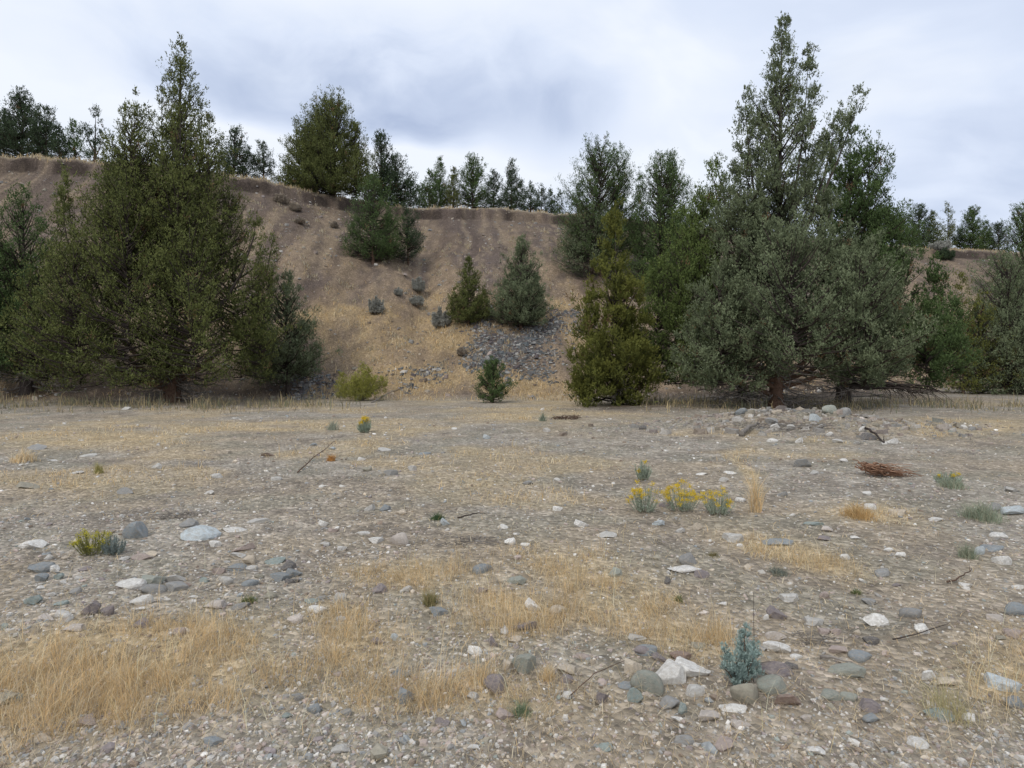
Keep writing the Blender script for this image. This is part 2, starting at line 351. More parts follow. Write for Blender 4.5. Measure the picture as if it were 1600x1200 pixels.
# ---------------------------------------------------------------- juniper builder
UP = np.array([0, 0, 1.0])
def norm(v): return v / (np.linalg.norm(v, axis=-1, keepdims=True) + 1e-9)
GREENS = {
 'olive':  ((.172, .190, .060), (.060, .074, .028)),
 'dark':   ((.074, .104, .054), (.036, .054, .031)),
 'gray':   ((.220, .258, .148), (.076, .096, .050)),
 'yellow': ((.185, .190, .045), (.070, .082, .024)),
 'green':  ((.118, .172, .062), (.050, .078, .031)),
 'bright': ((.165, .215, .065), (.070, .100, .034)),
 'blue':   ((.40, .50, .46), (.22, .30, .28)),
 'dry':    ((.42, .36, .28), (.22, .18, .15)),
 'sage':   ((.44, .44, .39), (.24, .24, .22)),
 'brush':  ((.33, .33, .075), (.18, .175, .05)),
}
def crown_data(spires, n, colour, r, bl, bw, plume=.45, limb_k=1.0, shaggy=1.0, upness=.8, clear=0.3):
    """spires: (B, T, radius, power); returns blades V, colours and limb polylines"""
    hi, lo = (np.array(c) for c in GREENS[colour])
    if bl > .03: n = int(n * .88); bl *= .86; bw *= .90
    S = []; wts = []
    for (B, T, R, pw) in spires:
        B = np.array(B, float); T = np.array(T, float)
        S.append((B, T, R, pw)); wts.append(np.linalg.norm(T - B) * R**.8)
    wts = np.array(wts) / sum(wts)
    allb = []; allc = []; limbs = []
    for (B, T, R, pw), wt in zip(S, wts):
        H = np.linalg.norm(T - B)
        R = R * 1.1; nl = max(10, int(limb_k * (9 * H / plume * .5 + 5.0 * H * R / (plume * plume) * .16)))
        tt = r.random(nl * 3)
        prof = lambda a: np.minimum(1, (a + .04) / clear)**.6 * np.maximum(1 - a, 0)**pw
        keep = r.random(nl * 3) < .25 + .75 * prof(tt) / .8
        tt = tt[keep][:nl]; nl = len(tt)
        az = r.random(nl) * 2 * math.pi
        lob = .58 + .85 * fbm(az * 1.3 + tt * 9, tt * 7 + az * .3, int(r.integers(1000)), 2)
        Lb = (R * prof(tt) * lob * (.75 + .4 * r.random(nl)) + plume * .25) * np.where(r.random(nl) < .06 * shaggy, 1.25, 1)
        el = np.radians(-5 + 64 * tt + r.normal(0, 9, nl))
        start = B + (T - B) * np.maximum(tt - .02, 0)[:, None]
        d0 = np.stack([np.cos(az) * np.cos(el), np.sin(az) * np.cos(el), np.sin(el)], -1)
        def limb(s, idx):
            ss = s[:, None]
            return start[idx] + d0[idx] * (Lb[idx, None] * ss) + UP * (Lb[idx, None] * (.42 * ss**2.2 - .10 * ss * (1 - tt[idx, None])))
        allidx = np.arange(nl)
        limbs += [np.stack([limb(np.full(1, s), np.array([k]))[0] for s in (0, .5, .93)]) for k in allidx if Lb[k] > plume * 1.5]
        npl = np.maximum(2, np.round(Lb / plume * 1.9 + r.random(nl)).astype(int))
        ci = np.repeat(allidx, npl); K = len(ci)          # clusters along each limb
        s = 1 - .8 * r.random(K)**1.2 * np.clip(1 - .25 * plume / Lb[ci], .3, 1)
        cpos = limb(s, ci) + r.normal(0, 1, (K, 3)) * plume * .22
        crad = plume * (.34 + .40 * r.random(K)) * (.7 + .3 * s) * (1 - .5 * tt[ci]**1.5)
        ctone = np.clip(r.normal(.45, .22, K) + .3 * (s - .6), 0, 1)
        dead = r.random(K) < .012
        m = 6                                             # plumelets in each cluster
        pi = np.repeat(np.arange(K), m); P = len(pi)
        od = norm(r.normal(0, 1, (P, 3)) + d0[ci[pi]] * .7 + UP * .4)
        pos = cpos[pi] + od * (crad[pi] * (.15 + .55 * r.random(P)))[:, None]
        pd = norm(od * .5 + UP * (upness * (.5 + .5 * r.random((P, 1)) + .8 * tt[ci[pi], None])) + r.normal(0, .2, (P, 3)))
        pl = crad[pi] * (.9 + .9 * r.random(P)) * (1 + .5 * tt[ci[pi]])
        nb = max(3, int(n * wt / P))
        bi = np.repeat(np.arange(P), nb); M = len(bi)
        q = r.random(M)**.85
        rad = norm(np.cross(pd[bi], r.normal(0, 1, (M, 3))))
        rr = pl[bi] * .20 * (1 - q * .85) * np.sqrt(r.random(M))
        bp = pos[bi] + pd[bi] * (pl[bi] * q)[:, None] + rad * rr[:, None]
        bd = norm(pd[bi] * 1.25 + rad * .6 + r.normal(0, .35, (M, 3)))
        ln = bl * (.55 + .8 * r.random(M)); wd = bw * (.7 + .6 * r.random(M))
        fo = norm(od[bi] * .9 + rad * .5 + d0[ci[pi]][bi] * .4 + UP * .25 + r.normal(0, .38, (M, 3)))
        sd = norm(np.cross(bd, fo))
        v = np.stack([bp - sd * wd[:, None] / 2, bp + sd * wd[:, None] / 2, bp + bd * ln[:, None]], 1)
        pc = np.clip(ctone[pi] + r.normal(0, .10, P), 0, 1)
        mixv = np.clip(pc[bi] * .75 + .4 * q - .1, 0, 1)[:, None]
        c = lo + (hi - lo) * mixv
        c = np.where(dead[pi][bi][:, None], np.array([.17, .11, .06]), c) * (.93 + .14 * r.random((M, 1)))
        allb.append(v); allc.append(c)
    V = np.concatenate(allb); c = np.concatenate(allc)
    return V, c, limbs
TRI = 0
def crown_mesh(name, V, c, mat):
    global TRI
    TRI += len(V)
    return mesh_np(name, V.reshape(-1, 3), np.arange(len(V) * 3).reshape(-1, 3), np.repeat(c, 3, 0), mat)
BARK = {'brown': (.115, .075, .055), 'red': (.135, .085, .06), 'rust': (.34, .20, .13), 'grey': (.20, .18, .16), 'dark': (.06, .048, .042)}
def wood(name, tubes, colour, parent, mat=None):
    V, Qd = join(tubes)
    n = fbm(V[:, 2] * 3, V[:, 0] * 9, 3, 3)[:, None]
    cc = np.array(BARK[colour]) * (.7 + .6 * n)
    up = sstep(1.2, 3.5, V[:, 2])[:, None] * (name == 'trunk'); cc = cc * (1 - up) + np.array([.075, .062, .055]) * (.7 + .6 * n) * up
    me = mesh_np(name, V, Qd, cc, mat or m_bark, True)
    return obj(name, me, parent)
def wiggle(p0, p1, k, amp, r, sag=0):
    s = np.linspace(0, 1, k)[:, None]
    p = np.array(p0) * (1 - s) + np.array(p1) * s
    p[1:-1] += r.normal(0, amp, (k - 2, 3)); p[:, 2] -= sag * (s[:, 0] * (1 - s[:, 0])) * 4
    return p
def juniper(name, label, base, d, spires, colour, n, cat='juniper tree', group=None, trunk_r=.2, bark='brown', bl=.10, bw=.05,
            plume=.45, skirt=0, bare=0, seed=0, upness=.8, limb_k=1.0, clear=.3, on=None, leaders=True, dens=1.0):
    """base (px,py) of the trunk foot, d its distance; spires in pixels: (bx,by,tx,ty,radius,dy[,power])"""
    r = np.random.default_rng(seed + 100)
    if d is None: P = hit(*base)
    else:
        P = np.array([(base[0] - 800) / F * d, d, 0.0]); P[2] = terrain(P[0], P[1])
        if on is not None: P[2] += on
    d = P[1]; k = d / F
    zb = CAMZ + (HY - base[1]) * k     # height that the drawn foot would have
    def loc(px, py, dy):
        return np.array([(px - base[0]) * k, dy, max(0.02, (base[1] - py) * k + (zb - P[2]))])
    sp = [(loc(s[0], s[1], s[5]), loc(s[2], s[3], s[5] * .8), s[4] * k, s[6] if len(s) > 6 else .8) for s in spires]
    root = bpy.data.objects.new(name, None); C.objects.link(root); root.location = P; root.empty_display_size = .3
    tag(root, label, cat, group)
    Vb, cb, limbs = crown_data(sp, n, colour, r, bl, bw, plume, limb_k, upness=upness, clear=clear)
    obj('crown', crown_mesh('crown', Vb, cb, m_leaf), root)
    # trunk follows the first spire; the other spires are leaders that leave it
    T0 = sp[0][1]; B0 = np.array([0, 0, -.15])
    mid = sp[0][0] * .5 + T0 * .5
    pts = np.array([B0, B0 * .6 + np.array([.02, 0, .4]), sp[0][0] * .5 + mid * .1 + B0 * .4, mid, T0 * .8 + mid * .2, T0 * .97 + mid * .03])
    pts = np.array([B0] + [(1 - s)**2 * B0 + 2 * s * (1 - s) * np.array([sp[0][0][0] * .6, sp[0][0][1] * .6, T0[2] * .3]) + s * s * T0 for s in (.06, .15, .3, .5, .7, .85, .97)])
    rr = trunk_r * np.array([1.35, 1.0, .85, .62, .40, .22, .11, .03])
    tubes = [tube(pts, rr, 9)]
    for (B, T, R, pw) in sp[1:] if leaders else []:
        z0 = max(.2, min(B[2], T[2] * .4)); a = np.array([np.interp(z0, pts[:, 2], pts[:, 0]), np.interp(z0, pts[:, 2], pts[:, 1]), z0])
        m = B * .6 + T * .4
        lp = [(1 - s)**2 * a + 2 * s * (1 - s) * np.array([m[0], m[1], m[2] * .75 + a[2] * .25]) + s * s * T for s in (0, .2, .4, .6, .8, .97)]
        tubes.append(tube(lp, trunk_r * .42 * np.array([1, .7, .5, .32, .17, .04]), 6))
    wood('trunk', tubes, bark, root)
    if limbs:
        lt = [tube(l, np.array([1, .6, .15]) * min(.05, .012 + .02 * np.linalg.norm(l[-1] - l[0])), 3) for l in limbs]
        tag(wood('branches', lt, 'dark' if bark != 'grey' else 'grey', root), kind='stuff')
    if bare:
        bt = []
        for _ in range(bare):
            a = r.random() * 2 * math.pi; z = r.uniform(.25, 1.6); ln = r.uniform(.35, 1) * skirt
            e = np.array([math.cos(a) * ln, math.sin(a) * ln * .6, max(.05, z + r.uniform(-.5, .4))])
            s0 = np.array([np.interp(z, pts[:, 2], pts[:, 0]), np.interp(z, pts[:, 2], pts[:, 1]), z])
            l = wiggle(s0, e, 7, .07, r, .15); bt.append(tube(l, np.linspace(.035, .006, 7), 4))
            for _ in range(6):
                q = r.integers(2, 7); o = l[q]; dd = norm((e - s0) * .5 + r.normal(0, .5, 3) * ln * .5); 
                bt.append(tube(wiggle(o, o + dd * r.uniform(.25, .9), 4, .04, r), np.linspace(.012, .003, 4), 3))
        tag(wood('dead_branches', bt, 'grey', root), 'bare grey dead lower branches', kind='stuff')
    return root

FG = 'junipers along the foot of the hill'; SG = 'young junipers on the hillside'; RG = 'junipers on the rim above the hill'
# left group
big_left = juniper('juniper_tree', 'huge dark olive juniper with several pointed tops, leftmost full tree at the hill foot', (268, 628), 27.6,
    [(272, 600, 283, 66, 105, 0, .85), (240, 470, 243, 118, 56, .6, .7), (205, 480, 215, 146, 66, -.3, .7), (310, 460, 311, 162, 58, .3, .7), (182, 470, 186, 200, 58, .6, .7), (335, 470, 333, 190, 50, -.4, .7), (262, 450, 262, 150, 70, 1, .7), (225, 420, 222, 190, 60, -1, .6), (295, 420, 298, 185, 60, -1, .6), (150, 560, 172, 212, 70, .2, .85),
     (95, 590, 86, 285, 52, .4, .95), (125, 560, 124, 270, 36, -1), (370, 590, 340, 235, 70, .5, .85), (398, 540, 411, 318, 30, -.6), (100, 610, 52, 425, 58, -.8, .7),
     (395, 600, 425, 370, 42, .2, .6), (250, 600, 235, 300, 92, -2.2, .8), (340, 600, 325, 340, 88, -2.0, .8), (180, 605, 155, 380, 85, -2.2, .8), (283, 190, 283, 66, 26, 0, .8)],
    'olive', 300000, trunk_r=.36, bark='red', skirt=3.4, bare=64, seed=1, plume=.42, limb_k=.72, group=FG)
juniper('juniper_tree', 'mid green juniper cut off by the left edge of the photo', (42, 626), 29.5,
    [(35, 600, 36, 292, 85, 0, .75), (-40, 600, -30, 330, 85, .6, .7), (0, 600, 5, 330, 60, -1), (70, 560, 75, 350, 35, -.5)], 'green', 95000, trunk_r=.28, bark='dark', skirt=3, bare=36, seed=2, group=FG)
juniper('juniper_tree', 'grey green juniper tucked against the right side of the huge olive juniper', (450, 600), 31.5,
    [(445, 598, 447, 432, 58, 0, .7), (475, 595, 478, 500, 26, .3), (412, 598, 405, 455, 34, 0)], 'gray', 42000, trunk_r=.12, bark='dark', seed=3, group=FG, clear=.2, plume=.35)
# right group
juniper('juniper_tree', 'tall grey green juniper with shredding red bark trunk behind the stone heap', (1213, 640), 23.8,
    [(1213, 590, 1222, 30, 100, 0, .85), (1262, 330, 1268, 62, 27, .3, .7), (1175, 420, 1160, 150, 38, -.3), (1145, 590, 1152, 265, 72, .3, .65), (1195, 450, 1190, 190, 50, .5, .6), (1290, 590, 1285, 300, 85, .3, .65),
     (1118, 600, 1112, 420, 58, -.9, .6), (1210, 585, 1190, 380, 105, -2.3, .6), (1300, 592, 1320, 400, 95, -1.4, .6), (1370, 600, 1375, 430, 62, -.2, .6), (1150, 610, 1150, 500, 60, -1, .5), (1330, 608, 1345, 500, 70, -.8, .5), (1090, 618, 1090, 520, 46, 0, .5),
     (1222, 180, 1222, 30, 22, 0, .7), (1250, 330, 1300, 215, 12, .4, .5), (1300, 255, 1352, 138, 20, .4, .6), (1305, 250, 1312, 180, 14, .5)],
    'gray', 300000, trunk_r=.26, bark='red', skirt=3.0, bare=40, seed=4, plume=.4, bl=.09, bw=.045, limb_k=.7, group=FG)
juniper('juniper_tree', 'green juniper with thick black trunk just right of the tall grey green juniper', (1317, 628), 27.5,
    [(1325, 590, 1330, 195, 62, 0, .6), (1362, 420, 1364, 240, 50, .3, .32), (1300, 420, 1298, 230, 20, .2), (1430, 590, 1415, 350, 46, .8, .55), (1472, 590, 1470, 412, 28, .2, .5), (1495, 604, 1505, 470, 40, .8, .6), (1440, 606, 1440, 480, 48, -.3, .5), (1390, 480, 1395, 320, 45, 1, .6)],
    'green', 165000, trunk_r=.3, bark='dark', skirt=3.2, bare=26, seed=5, group=FG, plume=.45)
juniper('juniper_tree', 'bright green juniper between the yellowish cone and the tall grey green juniper', (1165, 632), 27.5,
    [(1120, 600, 1128, 250, 80, .5, .65), (1060, 600, 1070, 322, 68, .6, .65), (1030, 605, 1030, 400, 46, .3), (1090, 600, 1092, 300, 60, -.4, .6)], 'bright', 110000, trunk_r=.22, bark='dark', skirt=3.4, bare=44, seed=6, group=FG)
juniper('juniper_tree', 'yellowish green cone shaped juniper with foliage down to the ground', (968, 640), 25.5,
    [(956, 636, 962, 322, 60, 0, .85), (925, 638, 920, 470, 26, -.5, .7), (988, 632, 990, 440, 26, 0, .7), (905, 638, 900, 590, 14, -.3)], 'yellow', 90000, trunk_r=.14, bark='dark', seed=7, group=FG, clear=.12, skirt=1.5, bare=6)
juniper('juniper_tree', 'grey green juniper at the far right standing below a darker one', (1575, 612), 36,
    [(1572, 614, 1575, 412, 78, 0, .5), (1620, 612, 1630, 400, 66, .4, .5), (1535, 614, 1538, 480, 36, 0, .6), (1560, 616, 1560, 500, 56, -1, .5), (1600, 616, 1600, 480, 50, -1, .5)], 'gray', 100000, trunk_r=.2, bark='dark', seed=8, group=FG, clear=.05)
juniper('juniper_tree', 'dark green juniper rising behind the grey green one at the right edge', (1602, 560), 50,
    [(1600, 545, 1602, 322, 62, 0, .5), (1570, 500, 1572, 380, 24, 0), (1640, 540, 1645, 340, 50, 0)], 'green', 48000, trunk_r=.25, seed=9, group=FG)
juniper('juniper_tree', 'small bright green juniper peeping up between the two right hand clumps', (1505, 590), 36,
    [(1505, 614, 1503, 428, 26, 0, .6), (1522, 614, 1526, 480, 40, -.4, .4)], 'yellow', 16000, trunk_r=.07, clear=.05, seed=10, group=FG)
# trees standing on the slope
juniper('juniper_tree', 'dark green double topped juniper high on the slope left of the yellowish cone', (940, 430), None,
    [(932, 410, 938, 234, 58, 0, .45), (965, 400, 968, 228, 34, .6, .5), (905, 400, 905, 290, 24, 0, .6), (990, 400, 1000, 270, 14, 0)], 'green', 80000, trunk_r=.2, seed=11, group=SG, clear=.12, limb_k=1.5)
juniper('juniper_tree', 'grey green low juniper below the dark one on the slope above the yellowish cone', (925, 440), None,
    [(925, 430, 930, 330, 52, 0, .5), (895, 425, 890, 365, 22, 0, .5)], 'gray', 26000, trunk_r=.12, seed=12, group=SG, clear=.12)
juniper('juniper_tree', 'dark juniper with two tops behind the yellowish cone and bright green juniper', (1045, 470), None,
    [(1028, 450, 1033, 246, 50, 0, .5), (1054, 450, 1052, 240, 40, .5, .5), (1075, 440, 1073, 285, 18, 0, .6), (1005, 440, 1000, 280, 20, 0)], 'green', 65000, trunk_r=.2, seed=13, group=SG, clear=.12, limb_k=1.5)
juniper('juniper_tree', 'larger of the two dark junipers side by side high on the left slope', (583, 411), None,
    [(583, 405, 583, 280, 46, 0, .6), (560, 402, 558, 345, 20, 0), (608, 402, 606, 320, 18, 0)], 'green', 42000, trunk_r=.14, seed=14, group=SG, clear=.1, limb_k=1.6)
juniper('juniper_tree', 'slimmer of the two dark junipers side by side high on the left slope', (638, 413), None,
    [(637, 408, 635, 327, 24, 0, .6)], 'dark', 13000, trunk_r=.1, seed=15, group=SG, clear=.1, limb_k=1.6)
juniper('juniper_tree', 'small pointed yellowish juniper in mid slope beside the grey sagebrush', (732, 508), None,
    [(732, 504, 733, 404, 32, 0, 1.0), (712, 500, 711, 455, 12, 0), (754, 500, 755, 452, 11, 0)], 'olive', 22000, trunk_r=.08, seed=16, group=SG, clear=.1, limb_k=1.6, plume=.3, bl=.09)
juniper('juniper_tree', 'neat grey green cone shaped juniper in mid slope above the dark scree', (814, 514), None,
    [(813, 508, 814, 374, 44, 0, .75), (790, 505, 790, 440, 16, 0), (838, 505, 838, 430, 15, 0)], 'gray', 42000, trunk_r=.1, seed=17, group=SG, clear=.1, limb_k=1.6, plume=.32, bl=.09, upness=1.1)
juniper('juniper_tree', 'smallest dark green juniper standing alone at the foot of the slope', (770, 633), 28,
    [(770, 630, 770, 564, 27, 0, .7)], 'green', 15000, trunk_r=.05, seed=18, group=SG, clear=.15, plume=.22, bl=.07, bw=.035, limb_k=1.4)
# trees on the rim: (base px, base py, beyond rim, spires, colour, n, label)
def rimtree(bx, by, dd, spires, colour, n, label, seed, **k):
    n = int(n * 1.3); spires = [(q[0], q[1] + 3, q[2], q[3] - 3, q[4] * 1.1) + tuple(q[5:]) for q in spires]
    px = bx; D = cinterp(np.array([px]), PXS, RIMD)[0] + dd
    juniper('juniper_tree', label, (bx, by), D, spires, colour, n, group=RG, trunk_r=.18, seed=seed, bl=.12, bw=.07, plume=.46, clear=.08, **{'limb_k': 1.7, **k})
rimtree(36, 248, 5, [(34, 246, 34, 160, 36, 0, .45), (8, 246, 5, 182, 20, 0, .5)], 'dark', 15000, 'broad dark juniper on the rim at the far left', 21)
rimtree(74, 250, 4, [(70, 248, 72, 176, 22, 0, .6), (60, 248, 58, 182, 12, 0)], 'dark', 9000, 'twin topped juniper on the rim right of the broad far left one', 22)
rimtree(95, 250, 3, [(93, 248, 88, 205, 13, 0)], 'dark', 3500, 'short dark juniper at the right end of the far left rim clump', 23)
rimtree(118, 252, 4, [(117, 250, 115, 197, 16, 0)], 'green', 4500, 'narrow juniper on the rim left of the ragged leaning one', 24)
rimtree(148, 254, 3, [(148, 252, 150, 167, 10, 0, .4), (134, 215, 132, 195, 8, 0), (160, 240, 158, 212, 10, 0)], 'dark', 3200, 'ragged sparse juniper on the rim left of the huge olive juniper', 25, limb_k=.45)
rimtree(365, 280, 4, [(366, 276, 366, 214, 26, 0, .6), (386, 275, 388, 238, 10, 0)], 'dark', 8500, 'dark juniper on the rim just right of the huge olive juniper', 26)
rimtree(412, 284, 4, [(412, 282, 412, 231, 16, 0, .7)], 'dark', 5000, 'small pointed juniper alone on the rim left of the wide bushy one', 27)
rimtree(520, 312, 0.5, [(515, 306, 525, 170, 48, 0, .42), (478, 304, 480, 215, 34, 0, .5), (555, 304, 552, 200, 26, .5, .5), (500, 306, 498, 190, 34, -.6, .5), (455, 296, 452, 250, 16, 0)], 'olive', 52000, 'wide bushy dark juniper on the rim above the left slope', 28)
rimtree(597, 322, 1.5, [(594, 318, 596, 216, 24, 0, .5), (618, 318, 618, 248, 26, .4, .6), (640, 320, 640, 280, 12, 0)], 'dark', 19000, 'dark juniper with stepped tops right of the wide bushy rim juniper', 29)
rimtree(672, 328, 5, [(670, 326, 672, 268, 17, 0)], 'green', 5000, 'leftmost juniper of the distant row along the centre rim', 30)
rimtree(688, 328, 6, [(688, 326, 687, 252, 15, 0)], 'green', 5500, 'pointed juniper second in the distant row along the centre rim', 31)
rimtree(708, 328, 5, [(708, 326, 709, 270, 14, 0)], 'olive', 4500, 'juniper third in the distant row along the centre rim', 32)
rimtree(738, 328, 6, [(738, 327, 740, 262, 26, 0, .42)], 'green', 9500, 'roundest juniper in the distant row along the centre rim', 33)
rimtree(772, 329, 5, [(771, 327, 772, 272, 17, 0)], 'dark', 5500, 'juniper between the roundest and the tallest of the centre rim row', 34)
rimtree(799, 330, 4, [(799, 328, 799, 253, 15, 0, .75), (812, 328, 812, 285, 11, 0)], 'dark', 8000, 'tallest pointed juniper of the centre rim row', 35)
rimtree(829, 331, 6, [(829, 330, 828, 292, 13, 0)], 'dark', 3300, 'short juniper just right of the tallest of the centre rim row', 36)
rimtree(846, 332, 7, [(846, 331, 846, 296, 9, 0)], 'dark', 2200, 'little juniper third from the right end of the centre rim row', 37)
rimtree(861, 333, 7, [(861, 332, 861, 302, 9, 0)], 'dark', 2200, 'little juniper second from the right end of the centre rim row', 38)
rimtree(874, 334, 7, [(874, 333, 874, 308, 8, 0)], 'dark', 1700, 'tiny juniper at the right end of the centre rim row', 39)
rimtree(655, 328, 6, [(655, 326, 654, 296, 9, 0)], 'dark', 2200, 'low juniper between the stepped rim juniper and the centre rim row', 40)
rimtree(1437, 390, 8, [(1436, 388, 1436, 326, 20, 0, .6)], 'dark', 5000, 'dark juniper at the left end of the far right rim', 41)
rimtree(1460, 391, 7, [(1459, 389, 1458, 336, 14, 0)], 'olive', 2800, 'brownish juniper second from left on the far right rim', 42)
rimtree(1481, 391, 9, [(1481, 389, 1481, 319, 12, 0, .7)], 'olive', 3200, 'thin pointed juniper in the middle of the far right rim', 43, limb_k=.7)
rimtree(1521, 392, 9, [(1520, 391, 1520, 329, 20, 0, .6), (1540, 390, 1541, 350, 11, 0)], 'green', 6500, 'broad based juniper on the far right rim above the bare slope', 44)
rimtree(1560, 394, 8, [(1560, 392, 1560, 358, 18, 0, .5)], 'dark', 4500, 'low dark juniper at the right end of the far right rim', 45)
rimtree(1500, 392, 10, [(1500, 391, 1500, 362, 14, 0, .5)], 'dark', 2600, 'low juniper between the thin and the broad based ones on the far right rim', 46)
rimtree(1405, 392, 4, [(1410, 392, 1405, 345, 26, 0, .5)], 'green', 7000, 'green juniper just right of the rounded tree top near the far right rim', 47)

# ---------------------------------------------------------------- rocks
PAL = {'white': (.68, .665, .63), 'cream': (.50, .43, .34), 'light': (.47, .46, .435), 'pink': (.36, .29, .265), 'pinkwhite': (.48, .43, .39), 'grey': (.23, .235, .235),
       'bluegrey': (.20, .23, .25), 'bluewhite': (.42, .47, .49), 'teal': (.22, .275, .265), 'purple': (.18, .155, .165), 'greengrey': (.25, .27, .235), 'brown': (.16, .115, .085),
       'dark': (.085, .085, .09), 'pinkbrown': (.23, .155, .125), 'olive': (.25, .235, .185)}
PNAME = {'white': 'white', 'cream': 'cream', 'light': 'pale grey', 'pink': 'dull pink', 'pinkwhite': 'pinkish white', 'grey': 'mid grey', 'bluegrey': 'blue grey', 'bluewhite': 'pale blue',
         'teal': 'blue green', 'purple': 'purplish grey', 'greengrey': 'greenish grey', 'brown': 'brown', 'dark': 'dark grey', 'pinkbrown': 'reddish brown', 'olive': 'drab olive grey'}
def ico(sub):
    import bmesh
    bm = bmesh.new(); bmesh.ops.create_icosphere(bm, subdivisions=sub, radius=1)
    V = np.array([v.co for v in bm.verts]); T = np.array([[v.index for v in f.verts] for f in bm.faces]); bm.free()
    return V, T
IV, IT = ico(3)
rock_meshes = {'angular': [], 'rounded': [], 'flat': []}
rr_ = np.random.default_rng(5)
for kind in rock_meshes:
    for k in range(7):
        V = IV.copy()
        if kind != 'rounded':
            for _ in range(9 if kind == 'angular' else 8):
                n = norm(rr_.normal(0, 1, 3)); h = rr_.uniform(.32, .72)
                dd = V @ n; m = dd > h; V[m] -= np.outer(dd[m] - h, n)
        else:
            V *= np.array([1, .82, .78])
            for _ in range(6):
                n = norm(rr_.normal(0, 1, 3)); h = rr_.uniform(.42, .72)
                dd = V @ n; m = dd > h; V[m] -= np.outer((dd[m] - h) * .85, n)
        nz = fbm(V[:, 0] * 1.5 + 5 * k, V[:, 1] * 1.5 + V[:, 2] * 1.2, k + 60, 3) - .5
        V *= (1 + nz * (.28 if kind != 'rounded' else .16))[:, None]
        nz = fbm(V[:, 0] * 6 + 5 * k, V[:, 1] * 6 + V[:, 2] * 5, k + 80, 2) - .5
        V *= (1 + nz * (.07 if kind != 'rounded' else .02))[:, None]
        V -= (V.max(0) + V.min(0)) / 2; V /= (V.max(0) - V.min(0)) / 2
        rock_meshes[kind].append(mesh_np(kind + '_stone', V, IT, None, m_rock, kind == 'rounded'))
ROCKS = []
def add_rocks(x0, y0, s, lst):
    for (cx, cy, w_, h_, c, *k) in lst:
        ROCKS.append((x0 + cx / s, y0 + cy / s, w_ / s, h_ / s, c, k[0] if k else None))
A = 'angular'; R_ = 'rounded'; Fl = 'flat'
add_rocks(0, 620, 2.963, [(905,640,150,65,'bluewhite',A),(618,628,100,85,'bluegrey',A),(135,690,100,45,'white',A),(180,795,100,55,'bluegrey',A),(990,685,50,32,'white',A),(1115,700,95,45,'pink',Fl),(1265,762,80,38,'teal',Fl),
 (1150,760,55,45,'cream',A),(960,447,50,22,'white',A),(585,437,80,35,'grey',R_),(1275,380,45,22,'light',R_),(1495,588,40,28,'white',A),(720,325,40,25,'light',R_),(1000,368,50,25,'light',R_),(110,415,100,30,'olive',Fl),
 (345,352,60,14,'light',Fl),(160,237,80,25,'grey',Fl),(400,272,60,14,'light',Fl),(1190,578,110,18,'light',Fl),(1075,620,90,20,'white',Fl),(1095,735,60,30,'light',A),(1330,790,60,50,'dark',A),(1090,795,80,35,'bluegrey',R_),
 (210,745,45,28,'light',A),(245,800,40,35,'white',A),(560,555,22,18,'white',A),(1580,705,40,25,'light',A),(865,592,70,42,'grey',A),(650,745,90,35,'pink',Fl),(230,295,40,10,'white',Fl),(1090,100,30,10,'white',Fl),(575,55,50,14,'light',Fl),
 (1490,415,30,14,'white',Fl),(1235,270,50,22,'brown',A),(1535,240,30,14,'bluewhite',Fl),(1450,222,30,14,'bluegrey',A),(1050,258,30,16,'cream',R_)])
add_rocks(0, 860, 2.963, [(185,132,52,45,'bluegrey',A),(255,122,55,35,'teal',A),(130,235,90,55,'teal',R_),(595,160,110,55,'white',A),(697,183,105,48,'grey',R_),(805,175,95,48,'grey',R_),(805,132,80,45,'light',A),(645,232,88,55,'white',R_),
 (285,298,70,28,'white',R_),(400,278,85,75,'purple',A),(205,318,70,30,'pinkwhite',A),(330,365,80,40,'pinkwhite',A),(225,205,50,25,'light',A),(775,226,26,16,'white',A),(1040,145,60,42,'light',R_),(1290,130,85,38,'bluegrey',A),
 (1150,155,70,32,'bluegrey',R_),(985,258,85,38,'pinkwhite',A),(1110,258,80,35,'grey',Fl),(1460,278,75,38,'white',R_),(1362,325,62,45,'pinkwhite',A),(1060,375,42,32,'light',R_),(640,345,70,50,'purple',A),(820,380,60,42,'pink',A),
 (275,248,52,26,'teal',A),(692,140,95,62,'greengrey',R_),(1378,685,40,36,'grey',R_),(1325,768,45,30,'teal',R_),(1450,740,60,50,'bluegrey',R_),(1490,220,50,25,'grey',A),(40,690,80,42,'teal',A),(15,655,42,20,'white',A),(15,360,32,40,'teal',A),
 (1435,240,60,20,'teal',Fl),(490,285,50,50,'purple',A),(345,195,45,40,'grey',A),(1350,145,60,25,'dark',A),(560,40,50,20,'light',Fl),(290,150,40,20,'light',A)])
